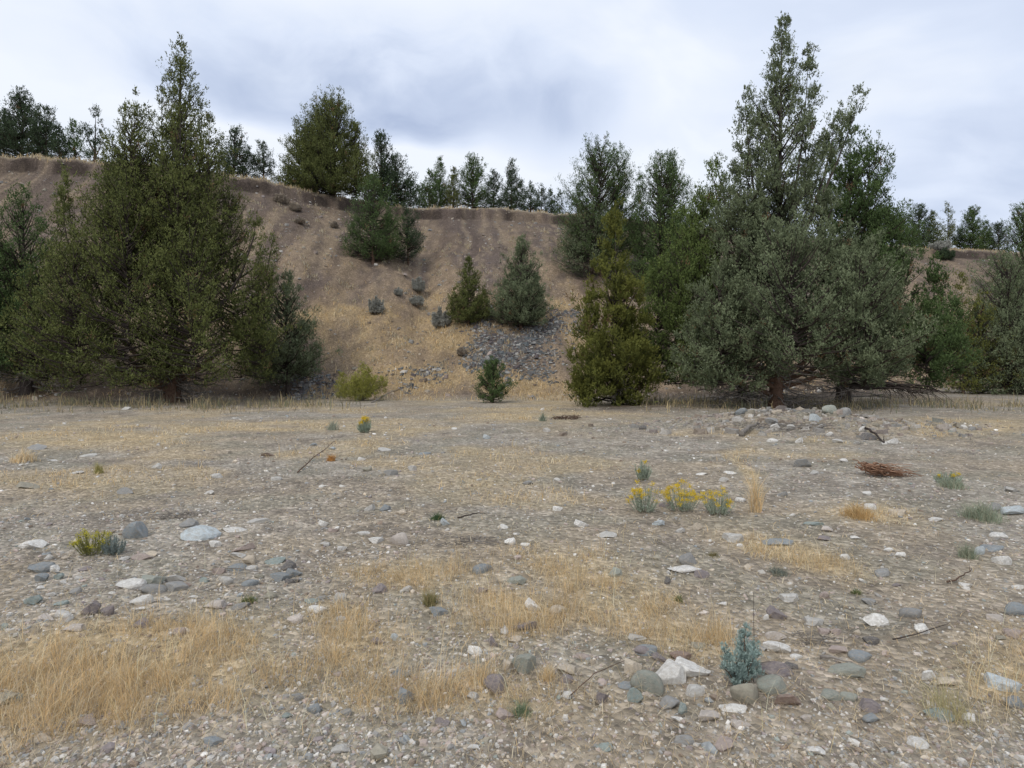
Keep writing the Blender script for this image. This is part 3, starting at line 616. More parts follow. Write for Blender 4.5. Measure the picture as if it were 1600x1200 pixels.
add_rocks(500, 620, 2.963, [(228,518,42,36,'light',A),(375,535,46,26,'cream',R_),(255,668,62,34,'white',A),(365,665,82,62,'pinkwhite',R_),(15,590,36,26,'white',A),(578,585,36,36,'bluewhite',R_),(1210,590,60,42,'white',A),(845,603,46,20,'white',A),
 (950,685,42,20,'white',R_),(880,675,46,32,'white',A),(1330,640,80,36,'light',Fl),(190,290,32,16,'white',A),(485,262,56,14,'bluegrey',Fl),(772,188,32,22,'bluewhite',A),(425,335,36,26,'light',A),(1097,383,26,14,'white',R_),
 (910,635,30,14,'white',R_),(295,245,50,14,'light',Fl),(325,355,60,30,'grey',A),(215,337,40,26,'olive',A),(300,518,46,30,'bluegrey',A),(200,632,50,20,'white',Fl),(965,400,50,20,'grey',A),(1100,520,42,26,'white',A),(1570,588,52,28,'bluewhite',A),
 (20,685,45,25,'light',A),(60,620,45,25,'pink',A),(1030,58,16,12,'white',A),(620,147,24,10,'white',Fl),(1210,248,26,8,'white',Fl),(735,385,24,12,'light',R_),(105,415,30,14,'white',A),(590,618,24,14,'white',A)])
add_rocks(500, 860, 2.963, [(985,260,66,58,'white',A),(910,143,80,48,'greengrey',A),(750,90,82,50,'bluegrey',R_),(750,190,60,35,'purple',R_),(715,470,60,42,'white',R_),(945,540,100,92,'greengrey',A),(872,535,50,46,'cream',A),(807,630,86,90,'purple',R_),
 (395,685,66,88,'bluegrey',A),(705,680,52,38,'light',A),(1145,555,85,52,'cream',A),(1220,490,65,30,'pink',Fl),(1265,515,26,40,'cream',A),(1308,680,56,92,'purple',A),(1515,470,88,55,'bluegrey',R_),(1420,630,62,36,'bluegrey',A),
 (1155,675,56,32,'white',R_),(1105,660,26,30,'white',A),(120,755,46,35,'grey',R_),(1105,285,72,52,'cream',R_),(1140,600,60,42,'purple',A),(95,320,42,30,'light',R_),(90,225,50,46,'light',R_),(400,182,46,30,'light',A),(268,425,60,36,'purple',A),
 (345,405,36,36,'bluewhite',R_),(950,350,100,60,'purple',Fl),(905,415,56,32,'cream',A),(680,762,30,40,'cream',A),(800,432,42,42,'purple',A),(1370,108,60,42,'greengrey',R_),(1480,408,60,22,'light',Fl),(545,290,80,42,'bluegrey',A),(270,185,60,45,'purple',A)])
add_rocks(960, 620, 2.5, [(505,62,65,32,'bluegrey',R_),(640,60,50,22,'cream',R_),(790,85,56,38,'bluewhite',A),(842,55,74,48,'greengrey',R_),(908,60,58,38,'grey',R_),(630,127,46,32,'white',A),(620,172,36,16,'white',R_),(725,175,26,22,'white',R_),
 (845,148,28,16,'white',A),(805,122,30,20,'light',A),(617,97,52,32,'grey',A),(465,130,48,18,'brown',Fl),(897,250,30,16,'white',R_),(740,265,72,36,'grey',R_),(345,302,42,12,'white',Fl),(460,298,50,14,'white',Fl),(785,298,32,18,'light',A),
 (430,325,32,20,'light',R_),(495,405,36,20,'white',R_),(175,495,42,20,'bluewhite',A),(260,525,32,24,'light',A),(325,510,30,30,'cream',A),(785,495,66,22,'teal',Fl),(840,520,52,24,'pinkwhite',Fl),(640,570,112,28,'bluegrey',Fl),(832,555,60,22,'purple',Fl),
 (990,380,32,20,'white',A),(1005,432,42,26,'white',R_),(1120,452,72,38,'cream',A),(1560,450,82,38,'bluewhite',A),(1500,435,50,32,'grey',A),(1510,545,52,30,'white',R_),(1485,590,100,32,'bluegrey',Fl),(1430,605,46,36,'bluewhite',R_),(1525,640,56,42,'white',R_),
 (950,552,46,14,'white',Fl),(480,555,80,36,'light',A),(290,640,62,48,'grey',R_),(280,675,112,36,'white',Fl),(490,582,26,16,'white',R_),(905,627,36,24,'white',R_),(1120,620,36,22,'white',R_),(1080,600,36,20,'white',A),(1560,365,52,22,'light',A),
 (660,383,36,22,'grey',A),(700,463,26,14,'white',A),(1080,178,60,24,'white',Fl),(1000,160,60,30,'dark',A),(972,130,26,22,'white',A),(1260,480,52,20,'white',Fl),(112,122,30,16,'dark',R_),(875,175,36,16,'light',A),(690,125,32,22,'light',A),(950,182,30,14,'light',A)])
add_rocks(960, 860, 2.5, [(75,465,62,62,'cream',A),(222,495,105,92,'white',A),(305,470,135,62,'white',A),(132,525,112,100,'greengrey',R_),(85,575,56,62,'teal',A),(218,600,72,58,'grey',R_),(320,555,72,46,'light',A),(515,568,92,90,'olive',R_),
 (628,532,112,84,'greengrey',R_),(645,470,120,60,'purple',A),(685,590,102,66,'pinkbrown',A),(470,620,92,36,'white',Fl),(370,655,82,38,'pinkwhite',A),(270,625,36,42,'teal',A),(240,658,36,20,'white',R_),(640,385,92,46,'white',A),(715,417,42,22,'white',R_),
 (635,335,66,42,'pinkwhite',A),(1035,278,86,54,'white',A),(1210,310,52,42,'white',R_),(790,280,66,38,'light',R_),(870,322,36,26,'pink',R_),(950,322,26,24,'cream',R_),(830,318,46,26,'pink',A),(1010,357,56,36,'dark',A),(975,420,80,42,'bluegrey',R_),
 (925,478,120,56,'greengrey',R_),(690,455,56,26,'dark',A),(850,570,82,42,'greengrey',R_),(920,575,62,42,'greengrey',R_),(1005,612,72,52,'purple',R_),(1235,495,52,52,'white',A),(1300,522,66,32,'cream',A),(1290,650,92,42,'teal',R_),
 (1400,660,56,26,'white',R_),(1540,530,112,66,'bluewhite',A),(1575,600,60,52,'bluegrey',R_),(1010,662,62,26,'bluegrey',R_),(1170,250,76,46,'grey',R_),(640,252,66,52,'purple',R_),(695,187,72,36,'light',A),(1005,205,52,26,'grey',A),(595,265,22,24,'white',A),
 (425,210,36,20,'white',R_),(825,178,36,32,'pink',A),(975,120,32,16,'white',R_),(1380,137,46,20,'white',A),(1500,267,62,38,'pinkwhite',R_),(1575,237,60,52,'bluegrey',R_),(1575,325,72,46,'pink',A),(1055,90,62,32,'grey',R_),(210,122,26,32,'dark',A),
 (345,95,60,32,'purple',A),(120,397,82,36,'purple',R_),(182,425,60,36,'purple',A),(265,422,76,30,'pinkbrown',A),(85,345,56,20,'light',A),(1585,145,42,20,'white',A)])
nfix = len(ROCKS)
occupied = np.array([(r[0], r[1]) for r in ROCKS])
tries = 0
while len(ROCKS) < 298 and tries < 4000:
    tries += 1
    py = 1175 - 400 * random.random()**1.2; px = random.uniform(0, 1600)
    if tries % 2: px = random.gauss(300, 150); py = random.gauss(905, 28)
    if py < 1000 and random.random() < .5: continue
    if py < 1135 and px < 620 and py > 960 and random.random() < .8: continue
    if np.min(np.hypot((occupied[:, 0] - px), (occupied[:, 1] - py) * 1.6)) < (17 if tries % 2 else 26): continue
    w_ = random.uniform(10, 26) * (py - 400) / 600
    ROCKS.append((px, py, w_, w_ * random.uniform(.35, .7), random.choice(['white', 'light', 'grey', 'purple', 'pink', 'bluegrey', 'cream', 'light', 'white', 'teal', 'olive', 'pinkwhite']), random.choice([A, R_, Fl, A])))
    occupied = np.vstack([occupied, (px, py)])
LM = [(1160, 1040, 'the blue green seedling'), (1065, 778, 'the brightest flowering bush'), (1120, 785, 'the rightmost flowering bush'), (1005, 780, 'the half flowering bush'),
      (150, 848, 'the left flowering bush'), (1380, 735, 'the reddish branches'), (1260, 655, 'the stone heap'), (305, 838, 'the pale blue slab'), (1050, 1060, 'the white boulder'),
      (890, 930, 'the centre grass patch'), (400, 1040, 'the tall golden grass'), (685, 806, 'the dark weed'), (832, 947, 'the cracked white block'), (770, 1070, 'the purple cobble'),
      (1373, 971, 'the lone white rock'), (1575, 1070, 'the right edge slab'), (200, 912, 'the grey cobble row'), (515, 712, 'the orange tuft'), (1500, 800, 'the grey herbs'),
      (1216, 847, 'the long slab'), (625, 845, 'the pinkish cobble'), (1180, 760, 'the upright tuft'), (60, 1090, 'the lower left corner'), (1005, 730, 'the small blue green bush'),
      (1340, 805, 'the orange straw patch'), (570, 665, 'the far flower bush'), (1330, 1050, 'the greenish cobble'), (160, 730, 'the yellow green tuft'), (1550, 905, 'the blue slab'), (850, 700, 'the open centre gravel')]
_r = random.Random(3)
ROCKS = [q[:5] + ((A if _r.random() < .4 else R_),) if q[5] == R_ else q for q in ROCKS]
labels = []
for k, (px, py, w_, h_, c, sh) in enumerate(ROCKS):
    best = sorted(LM, key=lambda l: (l[0] - px)**2 + ((l[1] - py) * 1.7)**2)
    l = best[0]
    if math.hypot(l[0] - px, l[1] - py) < 14: l = best[1]
    dx, dy = px - l[0], (py - l[1]) * 1.7
    far = math.hypot(dx, dy) > 110
    if abs(dx) > abs(dy): rel = 'right of ' if dx > 0 else 'left of '
    else: rel = 'in front of ' if dy > 0 else 'behind '
    sz = 'tiny' if w_ < 13 else 'small' if w_ < 22 else 'medium' if w_ < 33 else 'large'
    labels.append([sz, PNAME[c], {A: 'angular', R_: 'rounded', Fl: 'flat'}[sh or A], rel + l[2]])
from collections import defaultdict
grp = defaultdict(list)
for k, l in enumerate(labels): grp[tuple(l)].append(k)
ORD = ['leftmost', 'second from left', 'third from left', 'fourth from left', 'fifth from left', 'sixth from left']
final = {}
for l, ks in grp.items():
    if len(ks) == 1: final[ks[0]] = f'{l[0]} {l[1]} {l[2]} stone {l[3]}'
    else:
        for q, k in enumerate(sorted(ks, key=lambda k: ROCKS[k][0])):
            o_ = 'rightmost' if q == len(ks) - 1 else 'middle one' if len(ks) == 3 and q == 1 else ORD[min(q, 5)]
            final[k] = f'{o_} of the {l[0]} {l[1]} {l[2]} stones {l[3]}'
            if len(final[k].split()) > 16: final[k] = final[k].replace(' the ', ' ')
for k, (px, py, w_, h_, c, sh) in enumerate(ROCKS):
    r = random.Random(k)
    P = hit(px, min(py + h_ * .32, 1290)); d = math.hypot(P[1], CAMZ - P[2]); kk = P[1] / F
    w_ *= .78 if (py < 662 and 1120 < px < 1420) else 1.0; h_ *= .75 if (py < 662 and 1120 < px < 1420) else 1.0
    W = w_ * kk; D = W * r.uniform(.55, .8); a = math.atan2(CAMZ - P[2], P[1])
    Hh = max(.3 * W if sh != Fl else .16 * W, (h_ * kk * math.cos(a)**0 - D * math.sin(a)) / math.cos(a) * .95)
    Hh = min(Hh, .9 * W)
    o = bpy.data.objects.new('rock' if w_ > 16 else 'stone', r.choice(rock_meshes[sh or A])); C.objects.link(o)
    yaw = r.choice([0, math.pi]) + r.uniform(-.35, .35)
    o.scale = (W / 2 * 1.18, D / 2 * 1.15, Hh * .86)
    o.rotation_euler = (r.uniform(-.12, .12), r.uniform(-.15, .15), yaw)
    o.location = (P[0], P[1] + D * .35, terrain(P[0], P[1] + D * .35) + Hh * .86 * .28)
    v = r.uniform(.88, 1.12); cc = PAL[c]
    v *= 1.22; o.color = (cc[0] * v, cc[1] * v, cc[2] * v, 1)
    tag(o, final[k], 'stone', 'stones strewn over the gravel flat')

# ---------------------------------------------------------------- gravel (stuff)
def screen_ground(n, pylo, pyhi, pxlo=-140, pxhi=1740, power=1.0):
    py = pylo + (pyhi - pylo) * rng.random(n)**power; px = pxlo + (pxhi - pxlo) * rng.random(n)
    Y = F * CAMZ / (py - HY); X = (px - 800) / F * Y
    z, t, _ = terrain(X, Y, True)
    return X, Y, z, t
OV = np.array([[1, 0, 0], [0, 1, 0], [-1, 0, 0], [0, -1, 0], [0, 0, 1], [.5, .5, -.6], [-.5, -.5, -.6]], float)
V8, T8 = ico(1)          # 12 verts? (icosahedron, 20 faces)
OCT_V = np.array([[1, 0, 0], [0, 1, 0], [-1, 0, 0], [0, -1, 0], [0, 0, 1.0]]); OCT_T = np.array([[0, 1, 4], [1, 2, 4], [2, 3, 4], [3, 0, 4]])
BOX_V = np.array([[-1, -1, -.6], [1, -1, -.6], [1, 1, -.6], [-1, 1, -.6], [-.75, -.7, .9], [.7, -.75, 1], [.75, .7, .85], [-.7, .75, 1]])
BOX_T = np.array([[0, 1, 5], [0, 5, 4], [1, 2, 6], [1, 6, 5], [2, 3, 7], [2, 7, 6], [3, 0, 4], [3, 4, 7], [4, 5, 6], [4, 6, 7]])
def pebbles(name, X, Y, Z, S, cols, TV, TT_, label, flat=.55, jit=.35):
    n = len(X); k = len(TV)
    ang = rng.random(n) * 2 * math.pi; ca, sa = np.cos(ang), np.sin(ang)
    B = TV[None] * (1 + rng.normal(0, jit * .5, (n, k, 1))) * np.array([1, .75, flat])[None, None] * (.7 + .6 * rng.random((n, 1, 3)))
    tx = rng.normal(0, .2, (n, 1)); B[:, :, 2] += B[:, :, 0] * tx
    V = np.empty_like(B)
    V[..., 0] = B[..., 0] * ca[:, None] - B[..., 1] * sa[:, None]; V[..., 1] = B[..., 0] * sa[:, None] + B[..., 1] * ca[:, None]; V[..., 2] = B[..., 2]
    V = V * S[:, None, None] + np.stack([X, Y, Z + S * .12], -1)[:, None]
    T = (TT_[None] + (np.arange(n) * k)[:, None, None]).reshape(-1, 3)
    global TRI; TRI += len(T)
    o = obj(name, mesh_np(name, V.reshape(-1, 3), T, np.repeat(cols, k, 0), m_pebble))
    return tag(o, label, None, None, 'stuff')
PC = np.array([PAL[c] for c in ('light', 'grey', 'white', 'pink', 'bluegrey', 'cream', 'purple', 'olive', 'brown', 'pinkwhite', 'teal')])
PW = np.array([.18, .16, .045, .11, .08, .09, .08, .12, .08, .04, .015]); PW /= PW.sum()
def pcol(n, w=PW, dusty=.35):
    c = PC[rng.choice(len(PC), n, p=w)] * (.95 + .45 * rng.random((n, 1)))
    return c * (1 - dusty) + np.array([.38, .325, .26]) * dusty
# coarser pebbles, seen one by one near the camera
n = 9000
X, Y, Z, t_ = screen_ground(n, 650, 1300, power=.9)
st, scr, und, gr, sl_, m1, m2, m3, pp_, qq_ = masks(X, Y, Z, t_, 0)
gr = np.maximum(gr, gauss(pp_, qq_, 290, 905, 230, 40, 0) + gauss(pp_, qq_, 1350, 790, 120, 26, 10) + gauss(pp_, qq_, 560, 780, 120, 22, 0))
keep = (rng.random(n) * (1 + 3.5 * sstep(5.5, 3, Y)) < .2 + .7 * gr + .2 * sstep(.5, .7, fbm(X * 1.3, Y * 1.3, 71, 2))) & (t_ < 0)
X, Y, Z = X[keep], Y[keep], Z[keep]
S = np.maximum(.012 * np.exp(rng.normal(0, .45, len(X))), Y / F * 2.6 * (.7 + .6 * rng.random(len(X))))
pebbles('pebbles', X, Y, Z, S, pcol(len(X), dusty=.25), V8, T8, 'loose pebbles of mixed pale and grey stone scattered over the flat', .6)
n = 45000
X, Y, Z, t_ = screen_ground(n, 636, 1300, power=.95)
st, scr, und, gr, sl_, *_r = masks(X, Y, Z, t_, 0)
keep = (rng.random(n) < .45 + .6 * gr - .2 * st) & (t_ < .05)
X, Y, Z = X[keep], Y[keep], Z[keep]
S = np.maximum(.006 * np.exp(rng.normal(0, .4, len(X))), Y / F * 1.25 * (.6 + .9 * rng.random(len(X))**2))
S = np.minimum(S, .055)
nr_ = Y < 9
pebbles('gravel', X[nr_], Y[nr_], Z[nr_], S[nr_], pcol(int(nr_.sum())), BOX_V, BOX_T, 'fine grey brown gravel covering the nearer half of the flat', .5)
nr_ = ~nr_
pebbles('gravel', X[nr_], Y[nr_], Z[nr_], S[nr_], pcol(int(nr_.sum())), OCT_V, OCT_T, 'fine grey brown gravel covering the farther half of the flat', .6)
# stones of the slope and the dark scree
def slope_pts(n, box):
    px = box[0] + (box[1] - box[0]) * rng.random(n); Yv = box[2] + (box[3] - box[2]) * rng.random(n)
    X = (px - 800) / F * Yv; z, t, _ = terrain(X, Yv, True)
    return X, Yv, z, t
X, Y, Z, t_ = slope_pts(26000, (-100, 1700, 28, 80))
keep = (t_ > 0) & (t_ < .97); X, Y, Z, t_ = X[keep], Y[keep], Z[keep], t_[keep]
keep = rng.random(len(X)) < .25 + .6 * sstep(.5, .65, fbm(X * .6, Y * .15, 73, 3)); X, Y, Z = X[keep], Y[keep], Z[keep]
S = .04 * np.exp(rng.normal(0, .6, len(X)))
w2 = PW * np.array([.7, 1.5, .6, 1.4, 1, .8, 1.8, 1, 2, 1, .2]); w2 /= w2.sum()
pebbles('slope_stones', X, Y, Z, np.clip(S, .02, .16), pcol(len(X), w2, .35) * .8, BOX_V, BOX_T, 'small stones strewn down the bare brown hillside', .6)
X, Y, Z, t_ = slope_pts(60000, (420, 930, 30, 45))
st, scr, *_r = masks(X, Y, Z, t_, 0)
keep = rng.random(len(X)) < scr * 1.1; X, Y, Z = X[keep][:12000], Y[keep][:12000], Z[keep][:12000]
S = .055 * np.exp(rng.normal(0, .4, len(X)))
w3 = np.array([.16, .34, .07, .03, .2, .01, .16, 0, .02, .01, 0]); w3 /= w3.sum()
pebbles('scree', X, Y, Z, S, pcol(len(X), w3, .1) * .48, BOX_V, BOX_T, 'dark blue grey scree of broken rock below the cone shaped juniper', .6)
# heap of stones and earth at right
n = 1500
X = 7.3 + rng.normal(0, 2.1, n); Y = 16.0 + rng.normal(0, .95, n); Z = terrain(X, Y)
S = .03 * np.exp(rng.normal(0, .6, n))
pebbles('heap_rubble', X, Y, Z, np.clip(S, .015, .15), pcol(n, dusty=.5) * .72, BOX_V, BOX_T, 'broken pale rubble covering the low heap in front of the tall grey green juniper', .6)

# ---------------------------------------------------------------- grass (stuff)
STRAW = np.array([(.72, .57, .33), (.79, .68, .47), (.68, .49, .26), (.60, .50, .36), (.71, .51, .27), (.52, .44, .32)])
def blades(name, X, Y, Z, Ln, W, lean, cols, label, parent=None, kind='stuff', bias=None):
    n = len(X); a = rng.random(n) * 2 * math.pi
    if bias is not None: a = bias + rng.normal(0, 1.0, n)
    dx = np.stack([np.cos(a), np.sin(a), np.zeros(n)], -1)
    P0 = np.stack([X, Y, Z], -1)
    e = 1 / np.sqrt(1 + lean**2)
    P1 = P0 + (dx * (lean * .35)[:, None] + UP) * (Ln * .55 * e)[:, None]
    P2 = P1 + (dx * (lean * 1.3)[:, None] + UP * np.clip(1 - lean * .25, -.3, 1)[:, None]) * (Ln * .5 * e)[:, None]
    b = rng.random(n) * math.pi; sd = np.stack([np.cos(b), np.sin(b) * .5, np.zeros(n)], -1) * (W / 2)[:, None]
    V = np.stack([P0 - sd, P0 + sd, P1 + sd * .8, P1 - sd * .8, P2], 1)
    T = np.array([[0, 1, 2], [0, 2, 3], [3, 2, 4]])[None] + (np.arange(n) * 5)[:, None, None]
    global TRI; TRI += n * 3
    me = mesh_np(name, V.reshape(-1, 3), T.reshape(-1, 3), np.repeat(cols, 5, 0), m_grass)
    o = obj(name, me, parent)
    if kind: tag(o, label, None, None, kind)
    return o
def straw_cols(n, gold=0.5):
    p = np.array([.2, .2 * (1.6 - gold), .25 * gold * 2, .15, .2 * gold * 2, .15]); p /= p.sum()
    return STRAW[rng.choice(6, n, p=p)] * (.5 + .65 * rng.random((n, 1))**.7)
# standing grass in clumps, near
def clumpy(n, pylo, pyhi, power=1.0, thr=.3, per=22, spread=.05):
    X, Y, Z, t = screen_ground(n, pylo, pyhi, power=power)
    st, *_r = masks(X, Y, Z, t, 0)
    keep = (rng.random(n) < (st - thr) * 1.6 * (.15 + 1.5 * (fbm(X * 3.1, Y * 3.1, 88, 2) > .5))) & (t < .03)
    X, Y = X[keep], Y[keep]
    m = len(X); k = rng.integers(per // 2, per * 3 // 2, m)
    X = np.repeat(X, k); Y = np.repeat(Y, k); sp = spread * np.sqrt(np.maximum(Y, 2.5) / 3)
    X = X + rng.normal(0, 1, len(X)) * sp; Y = Y + rng.normal(0, 1, len(X)) * sp
    ch = np.repeat(.3 + 1.1 * rng.random(m)**2.2, k); cl = np.repeat(rng.random(m), k); ca = np.repeat(rng.random(m) * 2 * math.pi, k)
    return X, Y, terrain(X, Y), ch, cl, ca
X, Y, Z, ch, cl, ca = clumpy(10500, 860, 1300, 1, .26, 20, .035)
n = len(X)
blades('dry_grass', X, Y, Z, rng.uniform(.06, .28, n) * ch * (.6 + .7 * fbm(X * .9, Y * .9, 91, 2)), np.full(n, .0017) * (1 + .6 * rng.random(n)), np.abs(rng.normal(.5, .4, n)) + cl * 1.3, straw_cols(n, .8), 'golden dry grass in loose clumps across the foreground', bias=ca)
X, Y, Z, ch, cl, ca = clumpy(9000, 636, 880, 1, .28, 9, .07)
n = len(X)
blades('dry_grass', X, Y, Z, rng.uniform(.04, .18, n) * ch, Y * .001, np.abs(rng.normal(.6, .5, n)) + cl, straw_cols(n, .4), 'low straw grass over the middle of the flat')
X, Y, Z, t_ = screen_ground(9000, 800, 1300)
st, *_r = masks(X, Y, Z, t_, 0)
keep = rng.random(len(X)) < st * .9 + .06; X, Y, Z = X[keep], Y[keep], Z[keep]; n = len(X)
blades('long_stalks', X, Y, Z, rng.uniform(.18, .42, n) * (.4 + .6 * rng.random(n)), np.full(n, .0021), rng.uniform(.2, 2.4, n), np.clip(straw_cols(n, .3) * 1.15, 0, .8), 'long pale bent stalks standing out over the dry grass')
# flattened stalks and litter everywhere
X, Y, Z, t_ = screen_ground(52000, 636, 1300)
st, scr, und, gr, *_r = masks(X, Y, Z, t_, 0)
keep = (rng.random(len(X)) < .55 + .5 * st - .2 * gr) & (t_ < .05); X, Y, Z = X[keep], Y[keep], Z[keep]; n = len(X)
blades('straw_litter', X, Y, Z + .004 + .01 * rng.random(n), rng.uniform(.03, .14, n) * (1 + Y * .03), np.maximum(.002, Y * .00095), rng.uniform(2.5, 7, n), straw_cols(n, .35) * .85 + rng.random((n, 1)) * .05, 'flattened straw and dead stalks littering the gravel')
# slope grass
X, Y, Z, t_ = slope_pts(90000, (-100, 1700, 28, 62))
st, scr, und, gr, sl_, m1, *_r = masks(X, Y, Z, t_, 0)
keep = (t_ > -.03) & (t_ < .9) & (rng.random(len(X)) < st**1.5 * .9 + .07 * sstep(.75, .2, t_) * m1); X, Y, Z = X[keep][:36000], Y[keep][:36000], Z[keep][:36000]; n = len(X)
blades('slope_grass', X, Y, Z, rng.uniform(.12, .42, n), Y * .0011, np.abs(rng.normal(1.1, .6, n)), straw_cols(n, .6) * .95, 'pale straw grass lying in sweeps on the lower hillside')
nn = 340
X, Y, Z, t_ = slope_pts(4000, (380, 1000, 31, 60)); keep = (t_ > .15) & (t_ < .96) & (rng.random(len(X)) < sstep(.42, .6, fbm(X * .5, Y * .3, 99, 3))); X, Y = X[keep][:nn], Y[keep][:nn]
X = np.repeat(X, 26); Y = np.repeat(Y, 26); X = X + rng.normal(0, .12, len(X)); Y = Y + rng.normal(0, .12, len(X)); Z = terrain(X, Y); n = len(X)
blades('slope_tufts', X, Y, Z, rng.uniform(.08, .3, n), np.full(n, .035), np.abs(rng.normal(.7, .4, n)), straw_cols(n, .2) * np.array([.75, .78, .85]), 'small dry tufts dotted up the bare slope')
# fringe on the rim
px = rng.uniform(-100, 1700, 16000); Rm = np.interp(px, PXS, RIMD); Y = Rm * 1 + rng.uniform(-1.8, 3.0, len(px)); X = (px - 800) / F * Y
Z, t_, _ = terrain(X, Y, True); keep = (t_ > .968) & (t_ < 1.06) & (fbm(X * .8, Y * .8, 93, 3) > .42); X, Y, Z = X[keep], Y[keep], Z[keep]; n = len(X)
blades('rim_grass', X, Y, Z, rng.uniform(.1, .4, n), np.full(n, .06), np.abs(rng.normal(.5, .4, n)), straw_cols(n, .3) * .75, 'dry grass fringe along the rim of the hill')
# weeds under the trees along the foot
px = np.concatenate([520 - 580 * rng.random(5000)**.8 + 70 * rng.normal(0, 1, 5000) * (rng.random(5000) < .5), rng.uniform(1000, 1600, 5000)]); Y = rng.normal(25.5, 1.6, len(px)); X = (px - 800) / F * Y
keep = fbm(X * .9, Y * .9, 95, 3) > .47; X, Y = X[keep], Y[keep]; Z = terrain(X, Y); n = len(X)
wc = np.array([(.18, .19, .12), (.32, .27, .16), (.45, .36, .2), (.22, .19, .14)])[rng.choice(4, n)] * (.7 + .5 * rng.random((n, 1)))
blades('understory_weeds', X, Y, Z, .6 * rng.random(n)**2 + .06, np.full(n, .026), np.abs(rng.normal(.7, .5, n)), wc, 'grey green and straw weeds fringing the foot of the trees')

# ---------------------------------------------------------------- small plants
def tuft(label, px, py, wpx, hpx, colset, n, cat='grass tuft', name='grass_tuft', lean=.5, group='grass tufts on the flat'):
    P = hit(px, py); k = P[1] / F; r = wpx * k / 2
    a = rng.random(n) * 2 * math.pi; qq = np.sqrt(rng.random(n)) * rng.uniform(.4, 1, n); q = qq * r * .8
    X = np.cos(a) * q; Y = np.sin(a) * q
    cc = np.array(colset)[rng.choice(len(colset), n)] * (.75 + .5 * rng.random((n, 1)))
    o = blades(name, X, Y, np.full(n, -.005), hpx * k * rng.uniform(.45, 1.2, n) * (1 - .45 * qq), np.full(n, max(.002, P[1] * .0008)), np.abs(rng.normal(lean, .3, n)) + qq * .5, cc, None, kind=None)
    o.location = P
    return tag(o, label, cat, group)
STR = [tuple(c) for c in STRAW]
GRN = [(.10, .14, .05), (.16, .18, .07), (.22, .22, .10)]
tuft('tall thin upright straw tuft standing alone right of the yellow flowering bushes', 1181, 800, 26, 86, STR, 160, lean=.15)
tuft('yellow green rounded grass tuft on the gravel at far left', 154, 740, 20, 24, [(.33, .31, .12), (.4, .35, .15)], 140)
tuft('wide pale straw tuft near the left edge of the flat', 36, 722, 60, 28, STR, 300)
tuft('small bright orange dry tuft beside the thorny fallen branch', 517, 720, 20, 18, [(.45, .22, .07), (.5, .28, .1)], 160, lean=.8)
tuft('orange straw patch spread left of the white stones at right', 1342, 808, 80, 34, [(.5, .33, .15), (.55, .4, .2)], 600, lean=.9)
tuft('dark green leafy weed in the gravel at centre', 684, 812, 34, 18, [(.06, .11, .05), (.09, .14, .06)], 260, 'weed', 'green_weed', .9, 'weeds on the flat')
tuft('small green weed left of the blue green juniper seedling', 1060, 940, 26, 16, GRN, 200, 'weed', 'green_weed', .8, 'weeds on the flat')
tuft('grey green sprawling herb below the upright straw tuft', 1215, 898, 50, 22, [(.16, .18, .14), (.22, .24, .2)], 300, 'weed', 'green_weed', .9, 'weeds on the flat')
tuft('loose grey green herb clump at the right edge of the flat', 1535, 812, 90, 42, [(.27, .32, .23), (.36, .36, .26)], 700, 'weed', 'green_weed', .7, 'weeds on the flat')
tuft('grey green herb right of the reddish dead branches', 1490, 762, 60, 24, [(.27, .32, .23), (.36, .36, .26)], 400, 'weed', 'green_weed', .7, 'weeds on the flat')
tuft('grey green herb beside the blue slab near the right edge', 1512, 872, 40, 34, [(.27, .32, .23), (.36, .36, .26)], 300, 'weed', 'green_weed', .6, 'weeds on the flat')
tuft('green weed tucked into the cobbles at left', 388, 942, 40, 22, GRN, 220, 'weed', 'green_weed', .9, 'weeds on the flat')
tuft('pale green weed at the bottom edge near the centre', 815, 1118, 50, 40, [(.16, .22, .12), (.3, .34, .22)], 200, 'weed', 'green_weed', .9, 'weeds on the flat')
tuft('brownish low weed in front of the brightest yellow flowering bush', 1115, 870, 30, 14, [(.2, .2, .1), (.25, .2, .1)], 150, 'weed', 'green_weed', .9, 'weeds on the flat')
tuft('faint grey green bush on the far flat below the olive shrub', 520, 672, 26, 22, [(.3, .33, .26), (.35, .36, .28)], 160, 'weed', 'green_weed', .4, 'weeds on the flat')
tuft('small grey green bush on the far flat left of the yellowish cone juniper', 848, 658, 16, 18, [(.22, .26, .2), (.3, .32, .24)], 110, 'weed', 'green_weed', .4, 'weeds on the flat')
tuft('small olive tuft behind the green weed at lower centre right', 1338, 928, 28, 14, GRN, 150, 'weed', 'green_weed', .9, 'weeds on the flat')
tuft('dry brown tuft above the bluish stone at lower centre left', 672, 945, 36, 36, [(.3, .26, .12), (.36, .3, .16), (.2, .2, .09)], 300, lean=.6)
tuft('tan bunch of grass beside the green cobble at bottom centre', 856, 1062, 44, 34, STR, 300, lean=.6)
tuft('thin straw tuft leaning over the lower right corner stones', 1480, 1120, 120, 90, [(.42, .38, .2), (.5, .42, .24)], 260, lean=.7)
